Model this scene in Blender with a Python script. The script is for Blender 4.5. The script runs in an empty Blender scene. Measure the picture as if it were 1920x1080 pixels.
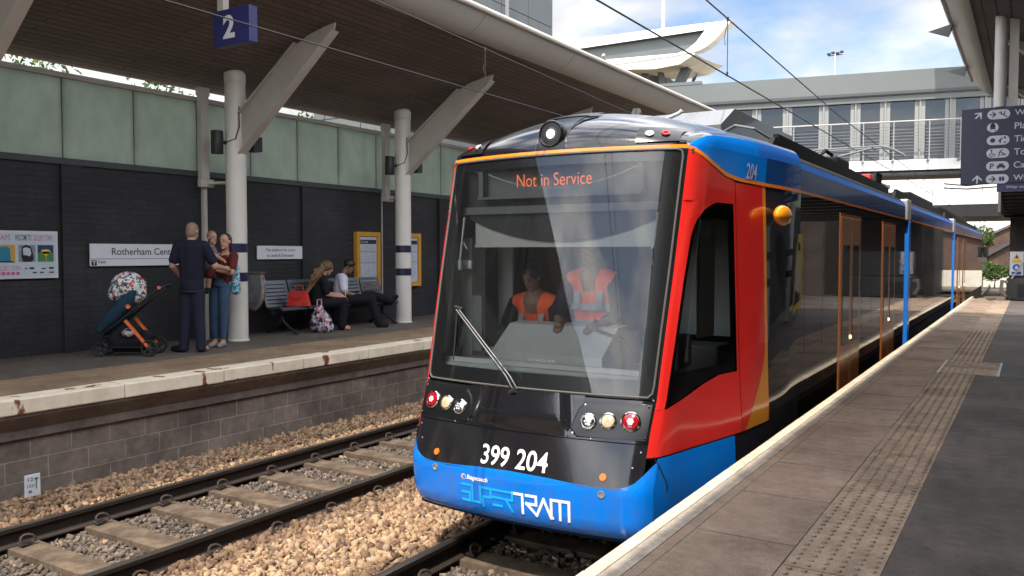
import bpy, bmesh, math, random
import numpy as np
from mathutils import Vector, Matrix
R = math.radians
random.seed(7); np.random.seed(7)
scene = bpy.context.scene
COL = scene.collection

# ---------------------------------------------------------------- camera, world, sun, exposure
cd = bpy.data.cameras.new('camera'); cam = bpy.data.objects.new('camera', cd); COL.objects.link(cam)
cam.location = (0, 0, 1.33)
cam.rotation_euler = (R(90 - 2.407), 0, R(31.87))
cd.sensor_width = 36.0; cd.lens = 36.0 * 1570 / 1920
cd.clip_start = 0.05; cd.clip_end = 3000
scene.camera = cam
SUN_DIR = Vector((-0.08, 0.60, -1.0)).normalized()      # the way the light travels
sd = bpy.data.lights.new('sun', 'SUN'); sun = bpy.data.objects.new('sun', sd); COL.objects.link(sun)
sd.energy = 2.35; sd.angle = R(0.53); sd.color = (1.0, 0.93, 0.83)
sun.rotation_euler = SUN_DIR.to_track_quat('-Z', 'Y').to_euler()
w = bpy.data.worlds.new('World'); scene.world = w; w.use_nodes = True
nt = w.node_tree; nt.nodes.clear()
sky = nt.nodes.new('ShaderNodeTexSky'); sky.sky_type = 'NISHITA'; sky.sun_disc = False
sky.sun_elevation = math.asin(-SUN_DIR.z); sky.sun_rotation = math.atan2(-SUN_DIR.x, -SUN_DIR.y)
sky.air_density = 1.0; sky.dust_density = 1.4; sky.ozone_density = 1.0
tc = nt.nodes.new('ShaderNodeTexCoord')
mp = nt.nodes.new('ShaderNodeMapping'); mp.inputs['Scale'].default_value = (1.0, 1.0, 2.3); mp.inputs['Location'].default_value = (0.35, 0.2, 0.1)
nz = nt.nodes.new('ShaderNodeTexNoise'); nz.inputs['Scale'].default_value = 3.2; nz.inputs['Detail'].default_value = 7; nz.inputs['Roughness'].default_value = 0.56
cr = nt.nodes.new('ShaderNodeValToRGB'); cr.color_ramp.elements[0].position = 0.41; cr.color_ramp.elements[1].position = 0.58
nz2 = nt.nodes.new('ShaderNodeTexNoise'); nz2.inputs['Scale'].default_value = 5.0; nz2.inputs['Detail'].default_value = 6
cr2 = nt.nodes.new('ShaderNodeValToRGB')
cr2.color_ramp.elements[0].position = 0.36; cr2.color_ramp.elements[0].color = (9.0, 9.0, 9.2, 1)
cr2.color_ramp.elements[1].position = 0.62; cr2.color_ramp.elements[1].color = (13.0, 12.8, 12.5, 1)
mx = nt.nodes.new('ShaderNodeMix'); mx.data_type = 'RGBA'
bg = nt.nodes.new('ShaderNodeBackground'); bg.inputs['Strength'].default_value = 0.15
ow = nt.nodes.new('ShaderNodeOutputWorld')
L = nt.links.new
L(tc.outputs['Generated'], mp.inputs['Vector']); L(mp.outputs[0], nz.inputs['Vector']); L(mp.outputs[0], nz2.inputs['Vector'])
L(nz.outputs['Fac'], cr.inputs[0]); L(nz2.outputs['Fac'], cr2.inputs[0])
# unseen clouds overhead and sunward brightened as fill light; low northern sky kept grey
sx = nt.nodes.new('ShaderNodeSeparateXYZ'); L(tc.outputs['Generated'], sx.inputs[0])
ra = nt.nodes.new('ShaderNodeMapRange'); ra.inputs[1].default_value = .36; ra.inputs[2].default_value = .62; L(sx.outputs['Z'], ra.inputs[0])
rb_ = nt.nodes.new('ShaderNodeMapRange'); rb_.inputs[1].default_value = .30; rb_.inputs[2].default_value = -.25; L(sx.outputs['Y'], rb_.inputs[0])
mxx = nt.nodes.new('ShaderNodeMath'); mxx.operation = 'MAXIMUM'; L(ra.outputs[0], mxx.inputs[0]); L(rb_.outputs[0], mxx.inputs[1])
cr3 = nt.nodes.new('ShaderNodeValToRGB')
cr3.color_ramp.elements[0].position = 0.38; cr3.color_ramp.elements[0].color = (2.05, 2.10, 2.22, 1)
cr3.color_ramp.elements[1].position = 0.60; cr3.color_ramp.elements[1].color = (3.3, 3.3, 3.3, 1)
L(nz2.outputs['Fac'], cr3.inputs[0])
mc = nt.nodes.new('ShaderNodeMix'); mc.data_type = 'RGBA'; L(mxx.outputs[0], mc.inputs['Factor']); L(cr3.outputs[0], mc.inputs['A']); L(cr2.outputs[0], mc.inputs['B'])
thin = nt.nodes.new('ShaderNodeMix'); thin.data_type = 'RGBA'; thin.blend_type = 'MULTIPLY'; thin.inputs['B'].default_value = (.50, .52, .55, 1)  # dims the clear sky low in the north
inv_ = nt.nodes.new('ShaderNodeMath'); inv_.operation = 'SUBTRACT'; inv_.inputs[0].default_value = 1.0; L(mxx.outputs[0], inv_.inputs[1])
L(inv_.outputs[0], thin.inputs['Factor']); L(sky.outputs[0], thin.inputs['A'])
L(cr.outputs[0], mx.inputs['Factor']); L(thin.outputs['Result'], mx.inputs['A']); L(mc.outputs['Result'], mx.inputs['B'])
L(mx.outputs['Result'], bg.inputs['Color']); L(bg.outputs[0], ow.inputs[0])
vs = scene.view_settings
vs.view_transform = 'Standard'; vs.look = 'None'; vs.gamma = 1.0; vs.exposure = 1.4; vs.use_curve_mapping = False
scene.cycles.max_bounces = 10; scene.cycles.transparent_max_bounces = 12
scene.cycles.caustics_reflective = False; scene.cycles.caustics_refractive = False
scene.cycles.sample_clamp_indirect = 4.0

# ---------------------------------------------------------------- materials
MATS = {}
def rgb(c, a=1.0):
    return (c[0], c[1], c[2], a)
class NT:
    def __init__(self, name):
        m = bpy.data.materials.new(name); m.use_nodes = True
        self.m = m; self.t = m.node_tree; self.t.nodes.clear()
        self.out = self.n('ShaderNodeOutputMaterial')
    def n(self, typ, **kw):
        nd = self.t.nodes.new(typ)
        for k, v in kw.items():
            setattr(nd, k, v)
        return nd
    def l(self, a, b):
        self.t.links.new(a, b)
    def coord(self, sw=None, scale=None):
        c = self.n('ShaderNodeTexCoord').outputs['Object']
        if sw:
            s = self.n('ShaderNodeSeparateXYZ'); k = self.n('ShaderNodeCombineXYZ'); self.l(c, s.inputs[0])
            for i, ch in enumerate(sw):
                if ch in 'XYZ': self.l(s.outputs[ch], k.inputs[i])
            c = k.outputs[0]
        if scale:
            m = self.n('ShaderNodeMapping'); m.inputs['Scale'].default_value = scale; self.l(c, m.inputs[0]); c = m.outputs[0]
        return c
    def noise(self, vec, scale, detail=4, rough=0.55):
        x = self.n('ShaderNodeTexNoise'); x.inputs['Scale'].default_value = scale; x.inputs['Detail'].default_value = detail
        x.inputs['Roughness'].default_value = rough
        self.l(vec, x.inputs['Vector']); return x.outputs['Fac']
    def ramp(self, fac, stops):
        r = self.n('ShaderNodeValToRGB'); e = r.color_ramp.elements
        while len(e) < len(stops): e.new(0.5)
        for i, (p, c) in enumerate(stops):
            e[i].position = p; e[i].color = rgb(c) if not isinstance(c, float) else (c, c, c, 1)
        self.l(fac, r.inputs[0]); return r.outputs[0]
    def mix(self, fac, a, b, mode='MIX'):
        x = self.n('ShaderNodeMix', data_type='RGBA', blend_type=mode)
        for v, k in ((fac, 'Factor'), (a, 'A'), (b, 'B')):
            if isinstance(v, (int, float)): x.inputs[k].default_value = v if k == 'Factor' else (v, v, v, 1)
            elif isinstance(v, tuple): x.inputs[k].default_value = rgb(v)
            else: self.l(v, x.inputs[k])
        return x.outputs['Result']
    def bsdf(self, color, rough=0.5, metal=0.0, spec=0.5, height=None, hs=0.3, dist=0.01, coat=0.0):
        b = self.n('ShaderNodeBsdfPrincipled')
        if isinstance(color, tuple): b.inputs['Base Color'].default_value = rgb(color)
        else: self.l(color, b.inputs['Base Color'])
        if isinstance(rough, float): b.inputs['Roughness'].default_value = rough
        else: self.l(rough, b.inputs['Roughness'])
        b.inputs['Metallic'].default_value = metal; b.inputs['Specular IOR Level'].default_value = spec
        b.inputs['Coat Weight'].default_value = coat
        if height is not None:
            u = self.n('ShaderNodeBump'); u.inputs['Strength'].default_value = hs; u.inputs['Distance'].default_value = dist
            self.l(height, u.inputs['Height']); self.l(u.outputs[0], b.inputs['Normal'])
        self.l(b.outputs[0], self.out.inputs[0]); self.b = b
        MATS[self.m.name] = self.m
        return self.m
def plain(name, c, rough=0.5, metal=0.0, spec=0.5, var=0.0, vs=6.0, bump=0.0, bs=40.0, coat=0.0, dist=0.01):
    t = NT(name); col = c; h = None
    if var or bump: co = t.coord()
    if var:
        f = t.noise(co, vs, 6, 0.62)
        col = t.ramp(f, [(0.28, tuple(x * (1 - var) for x in c)), (0.72, tuple(min(1, x * (1 + var)) for x in c))])
    if bump: h = t.noise(co, bs, 5)
    return t.bsdf(col, rough, metal, spec, h, bump, dist, coat)

def brickmat(name, sw, c1, c2, mortar, bw, bh, ms, rough=0.8, hs=0.5, stain=0.35, spec=0.4, off=0.5, dist=0.008, ss=0.9):
    t = NT(name); co = t.coord(sw)
    b = t.n('ShaderNodeTexBrick'); b.offset = off
    b.inputs['Scale'].default_value = 1.0; b.inputs['Brick Width'].default_value = bw; b.inputs['Row Height'].default_value = bh
    b.inputs['Mortar Size'].default_value = ms; b.inputs['Mortar Smooth'].default_value = 0.3; b.inputs['Bias'].default_value = 0.0
    b.inputs['Color1'].default_value = rgb(c1); b.inputs['Color2'].default_value = rgb(c2); b.inputs['Mortar'].default_value = rgb(mortar)
    wob = t.noise(co, 3.0, 3); wm = t.n('ShaderNodeVectorMath', operation='MULTIPLY_ADD')
    cx = t.n('ShaderNodeCombineXYZ'); t.l(wob, cx.inputs[0]); t.l(wob, cx.inputs[1])
    t.l(cx.outputs[0], wm.inputs[0]); wm.inputs[1].default_value = (0.012, 0.012, 0); t.l(co, wm.inputs[2])
    t.l(wm.outputs[0], b.inputs['Vector'])
    f = t.noise(co, ss, 6, 0.65); f2 = t.noise(co, 14.0, 5)
    col = t.mix(1.0, b.outputs['Color'], t.ramp(f, [(0.3, 1 - stain), (0.7, 1 + stain * 0.4)]), 'MULTIPLY')
    col = t.mix(1.0, col, t.ramp(f2, [(0.3, 0.82), (0.7, 1.1)]), 'MULTIPLY')
    h = t.mix(0.25, b.outputs['Fac'], f2); inv = t.n('ShaderNodeInvert'); t.l(h, inv.inputs['Color'])
    return t.bsdf(col, rough, 0.0, spec, inv.outputs[0], hs, dist)

# station
brickmat('charcoal_brick', 'YZ', (.025, .026, .030), (.035, .0355, .040), (.024, .025, .028), .225, .075, .008, .62, .6, .6, .45, .5, .008, .7)
brickmat('red_brick', 'YZ', (.16, .075, .045), (.20, .10, .06), (.2, .17, .14), .225, .075, .01, .85, .5, .5)
brickmat('red_brick_x', 'XZ', (.085, .042, .027), (.12, .06, .037), (.11, .09, .075), .225, .075, .01, .85, .5, .5)
brickmat('dark_brick_x', 'XZ', (.05, .035, .028), (.065, .045, .036), (.05, .045, .04), .225, .075, .01, .85, .5, .5)
brickmat('stone_block', 'YZ', (.20, .160, .132), (.265, .215, .18), (.36, .31, .265), .40, .205, .008, .9, .8, .6, .3, .42, .015, 1.4)
brickmat('soffit_board', 'YX', (.165, .122, .104), (.205, .152, .130), (.05, .038, .034), 2.4, .115, .009, .6, .5, .25, .4, .37)
brickmat('soffit_board_grey', 'YX', (.17, .135, .118), (.24, .20, .175), (.03, .026, .024), 1.6, .15, .013, .6, .6, .3, .4, .37)
plain('cream_steel', (.50, .46, .41), .42, 0, .5, .10, 3, .05, 30)
plain('column_paint', (.70, .665, .60), .42, 0, .5, .07, 2.5, .04, 25)
plain('band_blue', (.018, .016, .06), .4, 0, .5, .15, 8)
plain('fascia_panel', (.40, .375, .345), .38, 0, .5, .06, 1.2)
plain('fascia_nose', (.58, .545, .49), .35, 0, .5, .10, 3)
plain('roof_sheet', (.30, .31, .31), .5, 0, .5, .1, 2)
plain('mullion_grey', (.24, .25, .245), .5); plain('grey_clad', (.118, .130, .128), .5, 0, .5, .06, 1.0)
plain('dark_clad', (.055, .058, .062), .5, 0, .5, .08, 2)
plain('white_clad', (.78, .77, .74), .45, 0, .5, .05, 1.5)
plain('pale_concrete', (.62, .58, .50), .8, 0, .3, .14, 1.2, .2, 12)
plain('dark_steel', (.03, .03, .032), .5, .3, .5, .2, 6)
plain('bar_grey', (.16, .17, .175), .6); plain('galv', (.42, .42, .42), .42, .6, .5, .12, 9)
plain('black_plastic', (.014, .014, .016), .45)
plain('black_rubber', (.012, .012, .012), .7)
plain('sign_white', (.68, .70, .74), .4, 0, .5, .05, 4)
plain('sign_black', (.012, .012, .016), .5)
plain('sign_navy', (.028, .030, .115), .38, 0, .5, .06, 5)
plain('sign_navy_dark', (.020, .021, .060), .40, 0, .5, .06, 5)
plain('sign_pale', (.62, .62, .66), .45)
plain('pink', (.55, .10, .25), .5); plain('teal', (.02, .22, .30), .5); plain('ochre', (.55, .33, .06), .5)
plain('leaf_green', (.05, .22, .07), .5); plain('yellow', (.75, .52, .04), .45); plain('night_blue', (.02, .04, .14), .5)
plain('portrait_grey', (.22, .27, .30), .5, 0, .5, .3, 20); plain('orange_frame', (.62, .30, .035), .45, 0, .5, .1, 6)
plain('paper', (.52, .57, .63), .5, 0, .5, .08, 14)
plain('paper_ink', (.16, .18, .24), .6)
plain('sign_blue', (.02, .09, .45), .4)
plain('concrete_dark', (.085, .082, .078), .85, 0, .3, .25, 3, .3, 30)
# platform
def platmat(name, c, var, big, hs=.35, rough=.85, dark=(.02, .018, .016)):
    t = NT(name); co = t.coord()
    a = t.noise(co, big, 7, .65); b = t.noise(co, 120.0, 3, .7); c3 = t.noise(co, 9.0, 5, .7)
    col = t.ramp(a, [(.25, tuple(x * (1 - var) for x in c)), (.75, tuple(x * (1 + var) for x in c))])
    col = t.mix(1.0, col, t.ramp(b, [(.3, .72), (.7, 1.22)]), 'MULTIPLY')
    col = t.mix(1.0, col, t.ramp(c3, [(.35, .8), (.6, 1.08)]), 'MULTIPLY')
    vo = t.n('ShaderNodeTexVoronoi'); vo.inputs['Scale'].default_value = 3.6; t.l(co, vo.inputs['Vector'])
    col = t.mix(1.0, col, t.ramp(vo.outputs['Distance'], [(.045, .62), (.065, 1.0)]), 'MULTIPLY')
    st = t.noise(co, .55, 8, .75); col = t.mix(1.0, col, t.ramp(st, [(.38, .74), (.55, 1.06)]), 'MULTIPLY')
    return t.bsdf(col, rough, 0, .35, b, hs, .004)
platmat('asphalt', (.108, .090, .078), .22, 1.1)
platmat('edge_slab', (.285, .205, .148), .28, 1.6)
platmat('tactile_slab', (.32, .235, .165), .22, 2.2)
platmat('far_asphalt', (.122, .103, .085), .25, 1.0)
platmat('far_slab', (.25, .175, .108), .35, 1.5)
platmat('coping', (.60, .50, .37), .14, 2.4, .25)
platmat('white_line', (.36, .31, .25), .25, 5.0, .2)
platmat('groove', (.03, .026, .022), .3, 4.0)
platmat('joint_fill', (.27, .24, .20), .3, 6.0)
t = NT('far_coping'); co = t.coord()
f = t.noise(co, 2.3, 7, .7); f2 = t.noise(t.coord(scale=(1, 1.0, .45)), 3.4, 4, .5)
c = t.ramp(f, [(.3, (.60, .50, .36)), (.62, (.80, .71, .56))])
c = t.mix(t.ramp(f2, [(.60, 0.0), (.625, 1.0)]), c, (.18, .065, .02))
t.bsdf(c, .6, 0, .4, f, .2)
platmat('corbel', (.18, .15, .13), .35, 1.6, .4)
platmat('cess_dirt', (.13, .10, .078), .3, 3)
# track
t = NT('ballast_stone'); gi = t.n('ShaderNodeNewGeometry'); co = t.coord()
c = t.ramp(gi.outputs['Random Per Island'], [(.0, (.10, .06, .04)), (.22, (.24, .145, .085)), (.5, (.36, .235, .135)), (.85, (.45, .315, .195)), (1., (.20, .145, .11))])
c = t.mix(1.0, c, t.ramp(t.noise(co, 25, 4), [(.3, .78), (.7, 1.1)]), 'MULTIPLY')
# rust and brake dust on the stones close to a rail, in patches
sp = t.n('ShaderNodeSeparateXYZ'); t.l(co, sp.inputs[0]); dd = None
for rx in (-7.06, -5.56, -3.82):
    m1 = t.n('ShaderNodeMath', operation='SUBTRACT'); t.l(sp.outputs['X'], m1.inputs[0]); m1.inputs[1].default_value = rx
    m2 = t.n('ShaderNodeMath', operation='ABSOLUTE'); t.l(m1.outputs[0], m2.inputs[0])
    if dd is None: dd = m2.outputs[0]
    else:
        m3 = t.n('ShaderNodeMath', operation='MINIMUM'); t.l(dd, m3.inputs[0]); t.l(m2.outputs[0], m3.inputs[1]); dd = m3.outputs[0]
m4 = t.n('ShaderNodeMath', operation='MULTIPLY_ADD'); t.l(t.noise(co, 3.5, 5), m4.inputs[0]); m4.inputs[1].default_value = -.55; t.l(dd, m4.inputs[2])
c = t.mix(t.ramp(m4.outputs[0], [(0.0, .62), (.16, 0.0)]), c, (.085, .05, .032))
t.bsdf(c, .9, 0, .25, t.noise(co, 90, 3), .25, .004)
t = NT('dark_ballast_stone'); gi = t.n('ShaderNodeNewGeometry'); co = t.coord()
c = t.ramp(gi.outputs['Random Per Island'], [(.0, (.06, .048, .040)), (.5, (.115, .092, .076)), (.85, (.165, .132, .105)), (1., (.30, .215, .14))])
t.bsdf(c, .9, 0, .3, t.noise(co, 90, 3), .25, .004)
t = NT('trackbed_dirt'); co = t.coord(); a = t.noise(co, 1.3, 6); v = t.n('ShaderNodeTexVoronoi'); v.inputs['Scale'].default_value = 22; t.l(co, v.inputs['Vector'])
c = t.mix(1.0, t.ramp(a, [(.3, (.15, .11, .075)), (.7, (.25, .19, .13))]), t.ramp(v.outputs['Distance'], [(.1, 1.15), (.7, .45)]), 'MULTIPLY')
t.bsdf(c, .95, 0, .2, v.outputs['Distance'], -.8, .03)
t = NT('earth_ground'); co = t.coord(); a = t.noise(co, .15, 6); b_ = t.noise(co, 3, 6)
c = t.mix(t.ramp(b_, [(.4, 0.0), (.65, 1.0)]), t.ramp(a, [(.3, (.20, .14, .09)), (.7, (.26, .19, .12))]), (.12, .11, .05))
t.bsdf(c, .95, 0, .2, b_, .5, .05)
plain('rail_side', (.030, .021, .016), .75, .2, .4, .3, 8, .2, 40)
t = NT('rail_head'); co = t.coord(); t.bsdf(t.ramp(t.noise(co, 3), [(.3, (.13, .12, .11)), (.7, (.22, .20, .18))]), .30, .85, .5)
platmat('sleeper_concrete', (.118, .085, .058), .45, 5, .4)
plain('clip_steel', (.06, .045, .037), .6, .5, .5, .3, 20)
plain('wire', (.045, .045, .045), .45, .5)
# tram
def paint(name, c, rough=.16, var=.04):
    t = NT(name); co = t.coord(); f = t.noise(co, 1.7, 5); g = t.noise(co, 60, 4)
    col = t.ramp(f, [(.3, tuple(x * (1 - var) for x in c)), (.7, tuple(min(1, x * (1 + var)) for x in c))])
    rr = t.ramp(g, [(.35, rough * .8), (.7, rough * 1.3)])
    sp = t.n('ShaderNodeSeparateXYZ'); t.l(co, sp.inputs[0])              # road dirt low on the body (z is measured from the rail)
    hz = t.n('ShaderNodeMapRange'); hz.inputs[1].default_value = .95; hz.inputs[2].default_value = .2; t.l(sp.outputs['Z'], hz.inputs[0])
    dm = t.n('ShaderNodeMath', operation='MULTIPLY'); t.l(hz.outputs[0], dm.inputs[0]); t.l(t.ramp(t.noise(t.coord(scale=(1, 1, .35)), 7, 6, .7), [(.42, 0.0), (.75, .55)]), dm.inputs[1])
    col = t.mix(dm.outputs[0], col, (.10, .075, .055))
    m = t.bsdf(col, rr, 0, .5, t.noise(co, 2.2, 2), .02, .02, .3); t.b.inputs['Coat Roughness'].default_value = .04
    return m
paint('tram_red', (.60, .020, .015)); paint('tram_blue', (.001, .185, .72)); paint('tram_black', (.010, .010, .012), .13)
paint('tram_orange', (.80, .22, .015)); paint('tram_swoosh', (.62, .24, .02)); paint('tram_door', (.25, .085, .025), .28); paint('door_edge', (.30, .085, .018), .2)
paint('tram_gangway', (.015, .17, .60), .3); paint('tram_skirt', (.010, .012, .020), .35); paint('cantrail_blue', (.004, .060, .23), .16); plain('edge_blue', (.008, .10, .42), .45, 0, .3)
plain('roof_black', (.012, .012, .013), .62, 0, .15, .2, 3); paint('roof_grey', (.10, .105, .11), .45); paint('lamp_orange', (.85, .30, .01), .12)
t = NT('side_glass'); co = t.coord(); m = t.bsdf((.020, .022, .026), .03, 0, .36, t.noise(co, 1.6, 3), .030, .02)
plain('gasket', (.085, .078, .070), .55); plain('frit', (.012, .012, .013), .35)
def glass(name, tint, ior=1.5, rough=0.0, haze=0.0):
    t = NT(name)
    tr = t.n('ShaderNodeBsdfTransparent'); tr.inputs[0].default_value = rgb(tint)
    gl = t.n('ShaderNodeBsdfGlossy'); gl.inputs['Roughness'].default_value = rough
    fr = t.n('ShaderNodeFresnel'); fr.inputs['IOR'].default_value = ior
    ms = t.n('ShaderNodeMixShader'); t.l(fr.outputs[0], ms.inputs[0]); t.l(tr.outputs[0], ms.inputs[1]); t.l(gl.outputs[0], ms.inputs[2])
    s = ms.outputs[0]
    if haze:
        d = t.n('ShaderNodeBsdfDiffuse'); d.inputs[0].default_value = (.75, .77, .8, 1)
        m2 = t.n('ShaderNodeMixShader'); m2.inputs[0].default_value = haze; t.l(s, m2.inputs[1]); t.l(d.outputs[0], m2.inputs[2]); s = m2.outputs[0]
    t.l(s, t.out.inputs[0]); MATS[name] = t.m; return t.m
glass('windscreen_glass', (.88, .91, .90), 1.64, 0.0, .008)
glass('cab_glass', (.66, .68, .68), 1.5)
glass('bridge_glass', (.42, .45, .50), 1.6, .02, .02)
glass('poly', (.62, .62, .62), 1.4, .25, .10)
t = NT('frosted_glass'); co = t.coord('YZ'); d1 = t.noise(co, 1.6, 6, .7); d2 = t.noise(t.coord('YZ', (1, .5, 1)), 5, 4)
c = t.mix(1.0, t.ramp(d1, [(.3, (.50, .575, .51)), (.65, (.58, .645, .575))]), t.ramp(d2, [(.35, .93), (.6, 1.03)]), 'MULTIPLY')
m = t.bsdf(c, .28, 0, .5)
trn = t.n('ShaderNodeBsdfTranslucent'); t.l(c, trn.inputs[0]); ms = t.n('ShaderNodeMixShader'); ms.inputs[0].default_value = .55
t.l(t.b.outputs[0], ms.inputs[1]); t.l(trn.outputs[0], ms.inputs[2]); t.l(ms.outputs[0], t.out.inputs[0])
plain('cab_grey', (.50, .51, .49), .6, 0, .4, .06, 5); plain('cab_dark', (.034, .034, .035), .7); plain('cab_mid', (.15, .155, .155), .6)
plain('cab_white', (.62, .62, .58), .55); plain('blind_cream', (.50, .49, .44), .7)
plain('wiper_steel', (.045, .045, .047), .42, .5); plain('chrome', (.72, .72, .72), .12, 1.0); plain('lens_red', (.28, .006, .012), .08, 0, .7); plain('reflector', (.80, .16, .015), .3)
plain('lens_amber', (.52, .42, .27), .1, 0, .7); plain('lamp_black', (.008, .008, .009), .25)
def emis(name, c, s):
    t = NT(name); e = t.n('ShaderNodeEmission'); e.inputs[0].default_value = rgb(c); e.inputs[1].default_value = s
    t.l(e.outputs[0], t.out.inputs[0]); MATS[name] = t.m
emis('led_amber', (1.0, .20, .06), .42); emis('lamp_white', (1.0, .93, .78), 1.15); emis('lamp_cool', (.95, .97, 1.0), .75); emis('lamp_amber', (1.0, .75, .4), .4); emis('lamp_red', (1.0, .03, .04), .5)
emis('lamp_led_red', (1.0, .80, .78), .9); emis('side_lamp', (1.0, .72, .3), 1.1)
plain('letter_white', (.88, .88, .88), .35); plain('letter_cyan', (.01, .40, .86), .35); plain('letter_pale', (.42, .44, .50), .4)
# people and things
plain('skin', (.46, .26, .18), .55, 0, .4, .08, 12); plain('skin_dark', (.22, .12, .075), .55, 0, .4, .08, 12)
def cloth(name, c, var=.18): plain(name, c, .85, 0, .25, var, 7, .25, 160, 0, .004)
cloth('navy_cloth', (.012, .013, .026)); cloth('dark_jeans', (.016, .018, .033)); cloth('blue_jeans', (.045, .085, .15)); cloth('maroon', (.11, .022, .022))
cloth('grey_cloth', (.13, .14, .17)); cloth('black_cloth', (.010, .010, .012)); cloth('white_cloth', (.62, .63, .72)); cloth('pink_cloth', (.50, .28, .25))
cloth('teal_cloth', (.014, .040, .062)); cloth('red_leather', (.58, .045, .035)); cloth('hivis', (.95, .13, .05), .08); cloth('hivis_band', (.28, .28, .27))
plain('hair_blond', (.15, .085, .035), .55, 0, .5, .4, 40, .5, 60); plain('hair_dark', (.012, .009, .008), .5, 0, .5, .3, 40); plain('hair_brown', (.045, .025, .016), .5, 0, .5, .3, 40)
plain('hair_stubble', (.26, .17, .13), .7, 0, .4, .2, 60); plain('hair_ginger', (.32, .17, .075), .6, 0, .5, .25, 40); plain('grey_shoe', (.22, .22, .24), .6)
plain('eye', (.02, .015, .012), .3); plain('lips', (.35, .12, .11), .5)
def pattern(name, scale, cols):
    t = NT(name); co = t.coord(); v = t.n('ShaderNodeTexVoronoi'); v.inputs['Scale'].default_value = scale; t.l(co, v.inputs['Vector'])
    s = t.n('ShaderNodeSeparateColor'); t.l(v.outputs['Color'], s.inputs[0])
    r = t.n('ShaderNodeValToRGB'); r.color_ramp.interpolation = 'CONSTANT'; e = r.color_ramp.elements
    while len(e) < len(cols): e.new(.5)
    for i, c in enumerate(cols): e[i].position = i / len(cols); e[i].color = rgb(c)
    t.l(s.outputs[0], r.inputs[0]); t.bsdf(r.outputs[0], .8, 0, .3)
pattern('hood_pattern', 40, [(.60, .62, .60), (.05, .20, .22), (.60, .62, .58), (.50, .08, .07), (.62, .63, .60), (.03, .05, .09)])
pattern('backpack_pattern', 24, [(.52, .48, .50), (.02, .02, .04), (.56, .53, .55), (.42, .16, .22), (.30, .28, .32), (.04, .04, .07)])
pattern('floral_blue', 40, [(.10, .32, .42), (.45, .58, .62), (.03, .15, .25), (.25, .45, .52)])
plain('bench_steel', (.13, .145, .165), .40, .5, .5, .1, 10); plain('pram_orange', (.75, .14, .03), .4)
# vegetation
t = NT('leaf'); gi = t.n('ShaderNodeNewGeometry')
c = t.ramp(gi.outputs['Random Per Island'], [(0., (.025, .055, .012)), (.5, (.06, .11, .025)), (1., (.13, .17, .05))])
t.bsdf(c, .6, 0, .3); trn = t.n('ShaderNodeBsdfTranslucent'); t.l(c, trn.inputs[0]); ms = t.n('ShaderNodeMixShader'); ms.inputs[0].default_value = .35
t.l(t.b.outputs[0], ms.inputs[1]); t.l(trn.outputs[0], ms.inputs[2]); t.l(ms.outputs[0], t.out.inputs[0])
plain('bark', (.07, .05, .035), .9, 0, .2, .3, 8, .5, 30)
plain('feather', (.012, .012, .014), .5)

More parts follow.
